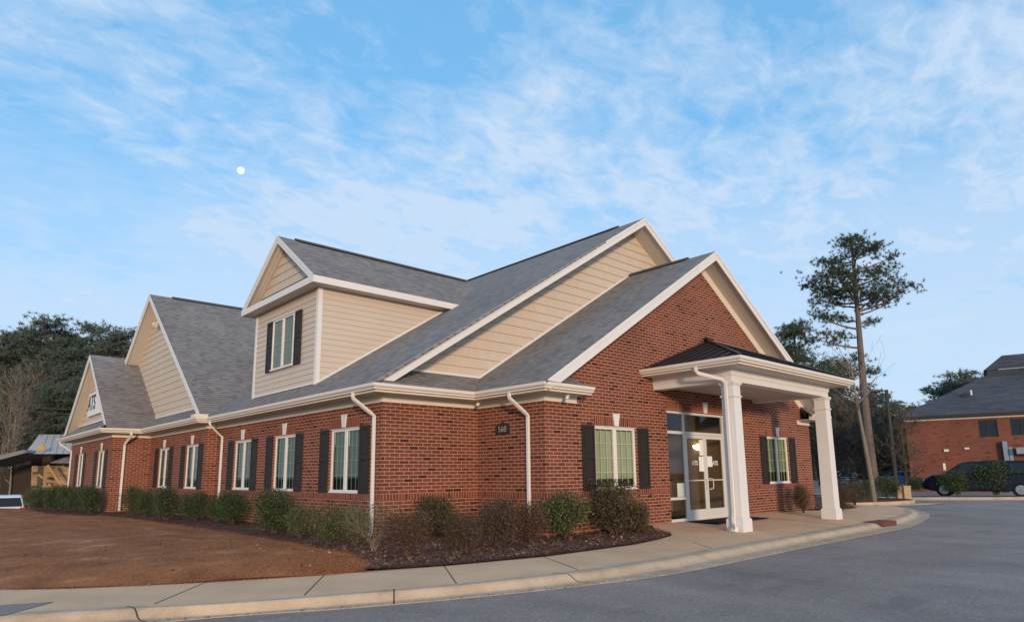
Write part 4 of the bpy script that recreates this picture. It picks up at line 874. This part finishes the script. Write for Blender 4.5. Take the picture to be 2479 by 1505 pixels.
# limbs read off the photo: long bare-based ones on the left, denser flat-topped head above
for zt,s,L,rs_,dv in ((7.2,-1,2.7,.30,.1),(7.7,-1,1.2,.5,.5),(8.9,-1,3.5,.28,-.1),(9.6,-1,1.6,.2,-1.0),(10.1,-1,3.9,.30,.2),(10.3,1,1.8,.2,.3),(10.6,-1,2.2,.25,-.6),(11.0,1,2.8,.4,.1),(11.2,1,4.0,.42,-.2),(11.5,-1,2.6,.35,.9),(11.8,1,3.7,.55,.3),(12.1,-1,3.4,.4,-.4),(12.3,1,2.6,.45,1.2)): LB(zt,s,L,rs_,dv)
for i in range(31):
    t=i/30; z=11.3+4.6*t; L=(2.55*(1-t**2.2)+.4)*random.uniform(.6,1); lb.append((z,random.uniform(0,6.28),L,random.uniform(.12,.42)))
BIG=pine(pb,16.4,9,3.6,11,'tallest pine with a bare trunk and dark spreading crown right of the building','pine trees',limbs=lb,trunk_r=.28,tn=22,tuft=.21,clump=2.7,dens_=1.35,blob=.95,lean=-.005)
G5='pine trees right of the building'
protoN=None
def placep(src,u,vt,dist,lab,grp,base=-.4,H0=1,zrot=None,w=1):
    p=at_d(u,1150,dist); top=at_d(u,vt,dist).z; p.z=base; s=(top-base)/H0; return copy_tree(src,p,random.uniform(0,6.28) if zrot is None else zrot,(s*w,s*w,s),lab)
PA=pine((44.9,13.9,-.4),14.3,7.5,1.55,21,'mid-distance pine rising just behind the right end of the roof',G5,tuft=.3,tn=20,nl=40,blob=1.2,dens_=1.4)
PA['group']=G5
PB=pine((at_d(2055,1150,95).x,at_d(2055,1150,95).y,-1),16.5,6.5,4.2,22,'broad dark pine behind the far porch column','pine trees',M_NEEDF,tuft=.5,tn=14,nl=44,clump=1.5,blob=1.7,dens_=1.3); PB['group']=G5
random.seed(5)
for u,vt,dist,lab in ((2120,950,100,'dark pine behind the tall pine trunk'),(2170,975,115,'pine left of the street lamp pole'),(2010,960,90,'dark pine directly behind the far porch column'),(2205,1000,125,'low distant pine behind the corner of the far brick building'),(2345,905,75,'leafy-topped pine rising behind the slate roof'),(2290,970,90,'small dark pine behind the left slope of the slate roof'),(2245,985,100,'lowest pine top showing over the left tip of the slate roof'),(2395,925,72,'pine partly hidden by the slate roof ridge'),(1975,1000,110,'distant pine between the porch column and the brick wall')):
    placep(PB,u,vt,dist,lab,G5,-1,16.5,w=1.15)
# left wood
G6='pine trees in the wood on the left'
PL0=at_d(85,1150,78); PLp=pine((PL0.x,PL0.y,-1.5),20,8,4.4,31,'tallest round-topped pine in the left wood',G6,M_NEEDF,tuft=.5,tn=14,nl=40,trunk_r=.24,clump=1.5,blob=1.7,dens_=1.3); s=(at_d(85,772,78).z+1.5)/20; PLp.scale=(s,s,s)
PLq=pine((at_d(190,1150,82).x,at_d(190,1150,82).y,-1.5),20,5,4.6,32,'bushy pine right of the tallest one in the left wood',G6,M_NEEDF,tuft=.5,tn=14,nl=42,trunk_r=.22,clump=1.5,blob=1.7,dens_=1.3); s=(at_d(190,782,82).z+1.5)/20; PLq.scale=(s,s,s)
random.seed(9)
for i,(u,vt,dist,lab) in enumerate(((5,802,80,'pine at the left edge of the picture in the left wood'),(40,805,86,'pine between the edge of the picture and the tallest pine'),(130,815,88,'pine immediately right of the tallest pine'),(235,815,84,'pine whose top shows over the gap before the last pine'),(270,803,80,'pine nearest the tan gable in the left wood'),(305,835,78,'low dark pine touching the tan gable edge'),(160,850,70,'dark low pine in front of the left wood above the small gable'),(230,868,68,'dark low pine above the small shingled bay'),(60,880,74,'dark understorey pine below the tallest pine'),(200,905,64,'dark understorey pine behind the sign gable'),(110,930,66,'lower dark pine left of the sign gable'),(330,850,85,'pine just hidden by the middle gable'),(-40,815,82,'pine beyond the left edge of the picture'))):
    placep(PLq if i%2 else PLp,u,vt,dist,lab,G6,-1.5,20,w=1.1)
# bare trees
def bare_tree(name,loc,H,seed,label,group,M=M_TWIG,depth=4,r=.14,spread=.42,nb=3,sides=6,minr=.012,first=.35):
    random.seed(seed); o=empty(name,loc,label,'tree',group); tr=MB(); ps=[];rs=[]
    K=7
    for i in range(K+1): t=i/K; ps.append(Vector((.25*math.sin(t*3+seed),.25*math.cos(t*2.3+seed)-.25,H*.8*t))); rs.append(r*(1-.72*t))
    tr.tube(ps,rs,sides+2); br=MB()
    for i in range(14):
        t=first+(1-first)*(i+random.random())/14; f=min(K-.01,t*K); j=int(f); p=ps[j].lerp(ps[j+1],f-j); a=random.uniform(0,6.28)
        branch_set(br,p,(math.cos(a),math.sin(a),random.uniform(.5,1.4)),H*.17*(1.25-t*.5),r*(1-.72*t)*.5,depth-1,spread,nb,4,minr,.14,.1)
    tr.build('trunk',M,o,uv=False); br.build('branches',M,o,uv=False); return o
bt=at_d(2086,1205,33.5); st_=bare_tree('young_tree',(bt.x,bt.y,-.08),8.0,3,'thin bare young tree on the mulch island beside the tall pine',None,M_BARKG,3,.115,.35,2,6,.006,.62)
bp=at_d(2175,1200,39); sh_=bare_tree('crepe_myrtle',(bp.x,bp.y,-.1),4.6,14,'spreading bare brownish ornamental tree in front of the far brick building',None,M_TWIG,4,.08,.6,4,6,.008,.15)
G7='bare trees behind the pole and pines'
bR=at_d(2085,1150,70); BT=bare_tree('bare_tree',(bR.x,bR.y,-.6),9.5,17,'bare brown tree behind the tall pine trunk',G7,M_TWIG,4,.14,.5,4,5,.022,.2)
random.seed(12)
for u,vt,dist,lab in ((2020,1010,68,'bare tree between the porch column and the utility pole'),(2050,1020,72,'bare tree behind the utility pole'),(2065,1015,64,'bare tree just left of the thin young tree'),(2115,1020,78,'bare tree immediately behind the tall pine trunk'),(2140,1030,66,'bare tree right of the tall pine trunk'),(2160,1040,74,'bare tree below the street lamp head'),(2190,1045,70,'bare tree left of the far brick building corner'),(2205,1050,80,'bare tree touching the far brick building corner'),(2100,1040,60,'low bare tree in front of the wood by the hedge'),(1990,1015,75,'bare tree showing just right of the porch column')):
    placep(BT,u,vt,dist,lab,G7,-.6,9.5,w=1.2)
G8='bare trees behind the neighbouring building on the left'
bL=at_d(35,1150,70); BL=bare_tree('bare_tree',(bL.x,bL.y,-1.4),15,41,'pale-limbed bare tree above the neighbouring metal roof at left',G8,M_BARKG,4,.2,.4,3,6,.02,.3); s=(at_d(35,905,70).z+1.4)/15; BL.scale=(s,s,s)
random.seed(13)
for u,vt,dist,lab in ((5,900,56,'pale bare tree at the left picture edge'),(60,895,60,'pale bare tree second from the left edge'),(95,890,62,'pale bare tree above the metal roof peak'),(125,920,57,'bare tree left of the sign gable'),(155,935,60,'bare tree touching the small gable rake'),(20,950,50,'thin bare tree in front of the wood at far left'),(80,960,66,'short bare tree just above the metal roof')):
    placep(BL,u,vt,dist+12,lab,G8,-1.4,15,w=.8)
# far woodland masses
def wood(name,label,us,dist,zb,tops,seed,n=9000,tuft=1.2):
    rng=np.random.default_rng(seed); C=[]
    for _ in range(n):
        u=rng.uniform(us[0],us[1]); t=(u-us[0])/(us[1]-us[0]); dd=dist+rng.uniform(0,14); vt=np.interp(t,np.linspace(0,1,len(tops)),tops)+6*math.sin(u*.11)+4*math.sin(u*.31+1); zt_=at_d(u,vt,dd).z; z=zb+(zt_-zb)*rng.random()**.8; p=at_d(u,1150,dd); C.append((p.x,p.y,z))
    V,F=tufts(np.array(C),tuft,7,rng,.12,.2); o=bpy.data.objects.new(name,mesh_np(name,V,F,leafm(name+'_leaf',(.018,.022,.015),(.038,.036,.026),(.07,.06,.042)))); COL.objects.link(o); tagx(o,label,'wood',None,'stuff')
wood('woodland','dark pine wood far behind the neighbouring building on the left',(-120,420),96,-2,[850,850,835,845,860,880],1,11000,1.3)
wood('woodland','brown and green wood far behind the porch column and lamp pole',(1500,2300),120,-1.5,[1040,1020,1010,990,985,985,1000,1030,1035],2,13000,1.3)
wood('woodland','low woodland far away behind the office block on the right',(2290,3600),135,-1.5,[1050,1050,1040,1030,1020],3,9000,1.5)
# power lines on the left
q=MB()
for v0,v1 in ((968,978),(978,990)):
    a=at_d(-60,v0,52); b=at_d(420,v1,52); ps=[a.lerp(b,i/12)+Vector((0,0,-.5*math.sin(i/12*math.pi))) for i in range(13)]; q.tube(ps,.02,4)
q.build('power_lines',M_POLE,None,'two thin power lines crossing in front of the left wood','cable')
# ------------------------------------------------------------------ poles
p=at_d(2171,1180,44); p.z=-.2; top=at_d(2163,942,44).z; o=empty('street_lamp',p,'dark square lamp pole with a single flat head pointing left','street lamp'); q=MB(); q.tube([(0,0,0),(0,0,top+.2)],[.13,.10],8); q.build('pole',M_POLE,o)
q=MB(); hd=-view_r; q.bar((0,0,top+.12),tuple(hd*.35+Vector((0,0,top+.14))),.07,.07); q.build('arm',M_POLE,o); q=MB(); a_=hd*.3+Vector((0,0,top+.14)); b_=hd*.95+Vector((0,0,top+.12)); q.bar(tuple(a_),tuple(b_),.32,.1); q.build('lamp_head',M_POLE,o,bevel=.03)
p=at_d(2045,1150,82); p.z=-.6; top=at_d(2035,1048,82).z; o=empty('utility_pole',p,'grey wooden utility pole with a crossarm behind the thin trees','utility pole'); q=MB(); q.tube([(0,0,0),(-.2,0,top+.7)],[.16,.11],8); q.build('pole',M_WOODP,o); q=MB(); c=Vector((-.2,0,top+.4)); q.bar(tuple(c-view_r*1.3),tuple(c+view_r*1.3),.12,.14); q.build('crossarm',M_WOODP,o)
for k_ in (-1.1,-.5,.5,1.1):
    q=MB(); c2=c+view_r*k_; q.tube([tuple(c2),tuple(c2+Vector((0,0,.25)))],.05,6); q.build('insulator',M_SILV,o)
# ------------------------------------------------------------------ far brick building on the right
c0=at_d(2205,1150,55); e1=at_d(2479,1150,55*1.0)
ang=math.atan2(-view_r.y,-view_r.x); dirR=Vector((view_r.x,view_r.y,0)); dirR=(Matrix.Rotation(R_(-36),3,'Z')@dirR).normalized(); back=Vector((-dirR.y,dirR.x,0))
NB=empty('brick_office_block',(c0.x,c0.y,-.2),'two-storey brown brick office block with a dark slate hip roof at the right edge','building')
def NP(a,b,z): v=dirR*a+back*b; return (v.x,v.y,z)
Hh=4.95; WN,DN=34,22
def aN(u):
    r=ray(u,1130); n=back; o_=CP-Vector((c0.x,c0.y,CP.z)); t=-(o_.x*n.x+o_.y*n.y)/(r.x*n.x+r.y*n.y); p=o_+r*t; return p.x*dirR.x+p.y*dirR.y
def zN(u,v):
    r=ray(u,v); n=back; o_=CP-Vector((c0.x,c0.y,CP.z)); t=-(o_.x*n.x+o_.y*n.y)/(r.x*n.x+r.y*n.y); return (CP+r*t).z+.2
print('NB',[round(aN(u),2) for u in (2366,2418,2443,2479,2375,2430,2440)],[round(zN(u,v),2) for u,v in ((2366,1015),(2366,1055),(2205,1018),(2470,998),(2400,1112),(2479,905))])
def nwall(a0,a1,z0,z1,ops):
    for a,b,c,d in rects(a0,a1,z0,z1,ops): nb_.poly([NP(a,0,c),NP(b,0,c),NP(b,0,d),NP(a,0,d)])
    for a,b,c,d in ops: nb_.poly([NP(a,0,d),NP(b,0,d),NP(b,.15,d),NP(a,.15,d)]); nb_.poly([NP(a,0,c),NP(a,0,d),NP(a,.15,d),NP(a,.15,c)]); nb_.poly([NP(b,0,c),NP(b,.15,c),NP(b,.15,d),NP(b,0,d)])
nb_=MB(); WO=[(4.28,5.33,3.62,4.80),(6.02,7.25,3.68,4.80),(4.25,5.45,1.0,2.1),(6.0,7.9,1.0,2.05),(9,11,3.6,4.8),(13,15,3.6,4.8)]
nwall(0,WN,-.4,Hh+.2,WO); nb_.poly([NP(0,0,-.4),NP(0,0,Hh+.2),NP(0,DN,Hh+.2),NP(0,DN,-.4)]); nb_.build('brick_wall',M_BRICK2,NB)
for a,b,c,d in WO:
    q=MB(); 
    for x0,x1,z0,z1 in ((a,a+.07,c,d),(b-.07,b,c,d),(a+.07,b-.07,d-.07,d),(a+.07,b-.07,c,c+.07),((a+b)/2-.03,(a+b)/2+.03,c+.07,d-.07)): q.prism([NP(x0,.06,z0),NP(x1,.06,z0),NP(x1,.06,z1),NP(x0,.06,z1)],back*.05)
    w_=q.build('window',M_POLE,NB); q=MB(); q.poly([NP(a,.1,c),NP(b,.1,c),NP(b,.1,d),NP(a,.1,d)]); q.build('pane',M_CGL,w_)
q=MB()
for z in (2.2,2.55,3.05,3.35): q.prism([NP(0,-.02,z),NP(WN,-.02,z),NP(WN,-.02,z+.05),NP(0,-.02,z+.05)],back*.018)
q.build('brick_band',M_BRICK2,NB)
q=MB(); q.prism([NP(-.4,-.45,Hh+.12),NP(WN,-.45,Hh+.12),NP(WN,-.45,Hh+.3),NP(-.4,-.45,Hh+.3)],back*.08); q.build('eave_fascia',M_POLE,NB)
q=MB(); q.prism([NP(-.1,-.05,Hh-.03),NP(WN,-.05,Hh-.03),NP(WN,-.05,Hh+.12),NP(-.1,-.05,Hh+.12)],back*.04); q.build('frieze',M_CREAM,NB)
q=MB(); z0=Hh+.28; zr_=8.5; B1=5.3; q.poly([NP(-.5,-.5,z0),NP(WN,-.5,z0),NP(WN,B1,zr_),NP(B1,B1,zr_)]); q.poly([NP(-.5,-.5,z0),NP(B1,B1,zr_),NP(B1,DN-6,zr_),NP(-.5,DN,z0)]); q.poly([NP(-.5,-.48,Hh+.12),NP(-.5,DN,Hh+.12),NP(WN,DN,Hh+.12),NP(WN,-.48,Hh+.12)])
q.prism([NP(B1-.1,B1-.1,zr_-.3),NP(WN,B1-.1,zr_-.3),NP(WN,B1-.1,zr_+.28),NP(B1-.1,B1-.1,zr_+.28)],back*.1,M_SH2); q.prism([NP(B1-.1,B1,zr_-.3),NP(B1-.1,14,zr_-.3),NP(B1-.1,14,zr_+.28),NP(B1-.1,B1,zr_+.28)],dirR*.1,M_SH2)
B2=6.25; zt2=9.95; q.poly([NP(B1-.3,B1-.3,zr_+.28),NP(WN,B1-.3,zr_+.28),NP(WN,B2,zt2),NP(B2,B2,zt2)]); q.poly([NP(B1-.3,B1-.3,zr_+.28),NP(B2,B2,zt2),NP(B2,13,zt2),NP(B1-.3,15,zr_+.28)]); q.build('roof',M_SH2,NB)
def roofz(b): return z0+(zr_-z0)*(b+.5)/(B1+.5)
q=MB(); q.prism([NP(3.55,1.9,roofz(1.9)),NP(3.95,1.9,roofz(1.9)),NP(3.95,1.9,roofz(1.9)+.28),NP(3.55,1.9,roofz(1.9)+.28)],back*.4); q.build('roof_vent',M_POLE,NB); q=MB(); q.tube([NP(4.1,2.2,roofz(2.2)-.1),NP(4.1,2.2,roofz(2.2)+.35)],.06,8); q.build('vent_pipe',M_WHITE,NB)
for a,z,w,h in ((2.16,2.72,.27,.15),(3.35,2.85,.27,.1)): q=MB(); q.prism([NP(a,-.12,z),NP(a+w,-.12,z),NP(a+w,-.12,z+h),NP(a,-.12,z+h)],back*.12); q.build('wall_light',M_SIGNW,NB)
q=MB(); q.prism([NP(2.0,-.02,1.42),NP(2.14,-.02,1.42),NP(2.14,-.02,1.92),NP(2.0,-.02,1.92)],back*.02); q.build('wall_sign',M_SIGNW,NB)
galv=simple('galvanised',(.3,.34,.38),.4,.4,metal=.4)
q=MB(); q.prism([NP(5.5,-.35,-.1),NP(5.75,-.35,-.1),NP(5.72,-.35,3.3),NP(5.46,-.35,3.3)],back*.3); q.prism([NP(5.78,-.35,-.1),NP(5.98,-.35,-.1),NP(5.96,-.35,2.9),NP(5.76,-.35,2.9)],back*.3); q.build('metal_duct',galv,NB)
q=MB(); q.prism([NP(6.15,-.8,2.45),NP(7.6,-.8,2.45),NP(7.6,-.8,2.85),NP(6.15,-.8,2.85)],back*.5); q.build('awning_box',galv,NB)
# ------------------------------------------------------------------ left neighbour (stone and timber, metal roofs)
pn=at_d(100,1150,60); LN=empty('stone_building',(pn.x,pn.y,-1.4),'low stone and timber building with pale standing-seam metal roofs behind the far left corner','building')
fR=view_r.copy(); fB=Vector((-fR.y,fR.x,0))
def LP(u,v,b=0): 
    q_=at_d(u,v,60+b); return (q_.x-pn.x,q_.y-pn.y,q_.z+1.4)
q=MB(); q.prism([LP(0,1105,2),LP(75,1085,2),LP(75,1200,2),LP(0,1200,2)],fB*4); q.prism([LP(76,1100,3),LP(240,1100,3),LP(240,1210,3),LP(76,1210,3)],fB*4); q.build('timber_wall',M_GWALL,LN)
q=MB(); q.prism([LP(77,1127),LP(92,1127),LP(88,1186),LP(74,1186)],fB*.8); q.prism([LP(104,1127,.5),LP(240,1127,.5),LP(240,1192,.5),LP(100,1192,.5)],fB*1); q.build('stone_wall',M_STONE,LN)
q=MB(); q.poly([LP(95,1051,2),LP(215,1051,2),LP(225,1098,-2),LP(122,1098,-2)]); q.poly([LP(95,1051,2),LP(122,1098,-2),LP(60,1098,-1)]); q.build('metal_roof',M_SEAM,LN)
q=MB(); q.poly([LP(120,1120,-1.5),LP(200,1121,-1.5),LP(200,1092,1),LP(168,1101,1)]); q.build('porch_roof',M_SEAM,LN)
q=MB(); q.prism([LP(-60,1115,-2),LP(58,1088,-2),LP(64,1095,-2),LP(-60,1128,-2)],fB*3); q.build('shed_roof',simple('weathered_roof',(.2,.2,.21),.7),LN)
q=MB(); q.prism([LP(86,1094,-2.1),LP(101,1071,-2.1),LP(112,1087,-2.1)],fB*.1); q.build('gable_panel',M_WOODL,LN)
q=MB()
for a,b in (((116,1124),(139,1158)),((139,1158),(152,1180)),((93,1147),(104,1156)),((118,1170),(133,1184)),((139,1165),(153,1166))): q.bar(LP(*a,-1),LP(*b,-1),.1,.14,fB)
q.build('timber_brace',M_WOODL,LN)
# ------------------------------------------------------------------ cars
def car(name,loc,rz,M,label,kind='suv',cat='car'):
    o=empty(name,loc,label,cat,rz=rz); Lh=2.45; W2=.96
    # side profile (x forward, z): lower body and greenhouse
    body=[(-2.42,.42),(-2.47,.75),(-2.42,1.12),(2.0 if kind=='suv' else 1.9,1.10),(2.35,.92),(2.5,.72),(2.46,.40),(1.95,.28),(-1.95,.28)] if kind=='suv' else [(-2.2,.4),(-2.3,.7),(-2.2,.98),(-1.3,1.0),(1.3,.97),(2.1,.8),(2.25,.62),(2.2,.36),(1.8,.25),(-1.8,.25)]
    top=[(-2.38,1.10),(-2.12,1.68),(-1.8,1.76),(.35,1.76),(.75,1.68),(1.55,1.09)] if kind=='suv' else [(-1.75,.98),(-1.05,1.40),(-.6,1.45),(.2,1.44),(.6,1.35),(1.35,.95)]
    def loft(prof,w0,w1,zc0,zc1):
        q=MB(); n=len(prof); rows=[]
        for s,ws in ((-1,1.0),(-1,.0),(1,.0),(1,1.0)): pass
        def wz(z): t=(z-zc0)/(zc1-zc0); return w0+(w1-w0)*max(0,min(1,t))
        A=[(x,-wz(z),z) for x,z in prof]; B=[(x,wz(z),z) for x,z in prof]; q.v=A+B; q.f=[tuple(range(n)),tuple(range(2*n-1,n-1,-1))]+[((i+1)%n,i,n+i,n+(i+1)%n) for i in range(n)]; q.m=[0]*len(q.f); return q
    b=loft(body,W2,W2-.06,.7,1.15); bo=b.build('body',M,o,bevel=.07,smooth=False)
    t=loft(top,W2-.07,W2-.27,1.0,1.8 if kind=='suv' else 1.45); t.build('cabin',M,o,bevel=.05)
    # side windows + screens
    q=MB(); h0,h1=(1.16,1.64) if kind=='suv' else (1.02,1.36); xs_=((-2.0,-1.15),(-1.07,-.1),(-.02,1.0)) if kind=='suv' else ((-1.2,-.2),(-.12,.85))
    for s in (-1,1):
        for a,c in xs_:
            ww=lambda z:(W2-.07)+(-.20)*((z-1.0)/((1.8 if kind=='suv' else 1.45)-1.0))+.006
            c2=c-.28 if c>.7 else c; a2=a+.12 if a<-1.1 else a
            q.poly([(a,s*ww(h0),h0),(c,s*ww(h0),h0),(c2,s*ww(h1),h1),(a2,s*ww(h1),h1)])
    if kind=='suv': q.poly([(-2.37,-.78,1.17),(-2.37,.78,1.17),(-2.165,.66,1.62),(-2.165,-.66,1.62)]); q.poly([(1.48,-.8,1.15),(1.48,.8,1.15),(.83,.68,1.66),(.83,-.68,1.66)])
    else: q.poly([(-1.72,-.72,1.02),(-1.72,.72,1.02),(-1.1,.6,1.38),(-1.1,-.6,1.38)]); q.poly([(1.28,-.75,1.0),(1.28,.75,1.0),(.65,.62,1.34),(.65,-.62,1.34)])
    q.build('windows',M_CGL,o)
    for x in ((-1.5,1.55) if kind=='suv' else (-1.35,1.4)):
        for s in (-1,1):
            q=MB(); R=.36 if kind=='suv' else .32; q.tube([(x,s*(W2-.24),R),(x,s*(W2+.01),R)],R,24); w=q.build('wheel',M_TYRE,o,bevel=.02)
            q=MB(); q.tube([(x,s*(W2),R),(x,s*(W2+.018),R)],R*.62,20)
            for a in range(5): an=a*2*math.pi/5; q.bar((x,s*(W2+.02),R),(x+math.cos(an)*R*.58,s*(W2+.02),R+math.sin(an)*R*.58),.06,.02,(0,1,0))
            q.build('rim',M_RIM,w)
    xb=-2.47 if kind=='suv' else -2.3; xf=2.44 if kind=='suv' else 2.18
    for s in (-1,1):
        q=MB(); q.box(xb-.01,xb+.1,s*.68,s*.93,.85,1.12); q.build('tail_light',M_RED,o,bevel=.02); q=MB(); q.box(xf-.25,xf-.02,s*.62,s*.93,.72,.86); q.build('headlight',M_LAMP,o,bevel=.03); q=MB(); q.box(.95,1.1,s*(W2-.02),s*(W2+.16),1.12,1.25); q.build('mirror',M,o,bevel=.03)
    q=MB(); q.box(xb-.03,xb+.02,-.7,.7,.42,.58); q.box(xb-.025,xb+.05,-.62,.62,.98,1.03); q.build('bumper_trim',M_CHR if M is not M_CARW else M_TYRE,o); q=MB(); q.box(xb-.03,xb+.0,-.27,.27,.70,.86); q.build('number_plate',M_SIGNW,o)
    return o
pv=at_z(2375,1196,-.2); dv=(pv-CP).length; pS=at_d(2382,1196,45.0); o=car('parked_van',(pS.x,pS.y,-.2),math.atan2(-view_r.y,-view_r.x)-R_(38),M_NAVY,'dark navy people carrier parked beyond the far curb behind two shrubs',cat='van'); o.scale=(1.12,1,1.1)
pc=at_d(12,1200,46); o=car('parked_car',(pc.x,pc.y,-1.30),math.atan2((pc-CP).y,(pc-CP).x),M_CARW,'white sport utility car seen from behind at the far left edge')
pc=at_d(2190,1165,72); car('parked_car',(pc.x,pc.y,-.25),R_(75),M_CARB,'small light blue car at the foot of the far brick building','sedan')
pc=at_d(2055,1165,74); car('parked_car',(pc.x,pc.y,-.35),R_(20),M_CARG,'grey car half hidden behind the hedge by the thin tree','sedan')
# cardboard-coloured utility box by the crepe myrtle
for i,u in enumerate((2178,2194)):
    p=at_d(u,1192,37.5+i*.0); q=MB(); q.box(-.17,.17,-.12,.12,0,.62); q.box(-.19,.19,-.14,.14,.62,.66); o=q.build('utility_box',simple('tan_box%d'%i,(.42,.30,.17),.8),None,['left tan utility box under the bare ornamental tree','right tan utility box under the bare ornamental tree'][i],'utility box',bevel=.01); o.location=(p.x,p.y,-.12); o.rotation_euler=(0,0,va)
# ------------------------------------------------------------------ moon
mp=at_d(583,413,2200); rad=7.6/F_PX*(mp-CP).length
bm=bmesh.new(); bmesh.ops.create_uvsphere(bm,u_segments=24,v_segments=16,radius=rad); me=bpy.data.meshes.new('moon'); bm.to_mesh(me); bm.free()
M=bpy.data.materials.new('moon_sunlit_emission'); M.use_nodes=True; t=M.node_tree; t.nodes.clear(); g=NT(t); e=g.n('ShaderNodeEmission'); ob_=g.n('ShaderNodeTexCoord').outputs['Object']; f=g.noise(ob_,2.2/rad,4); g.l(g.ramp(f,[(.35,(.50,.62,.78)),(.6,(.72,.80,.88))]),e.inputs[0]); e.inputs[1].default_value=.86; oo=g.n('ShaderNodeOutputMaterial'); g.l(e.outputs[0],oo.inputs[0])  # sunlit face painted as emission; the moon itself is no light source
me.materials.append(M); o=bpy.data.objects.new('moon',me); COL.objects.link(o); o.location=mp; tagx(o,'small white daytime moon in the blue sky above the left roof','moon')
# unused prototypes
for o in list(bpy.data.objects):
    if o.type=='EMPTY' and o.location.z<-40:
        for c in list(o.children): bpy.data.objects.remove(c)
        bpy.data.objects.remove(o)
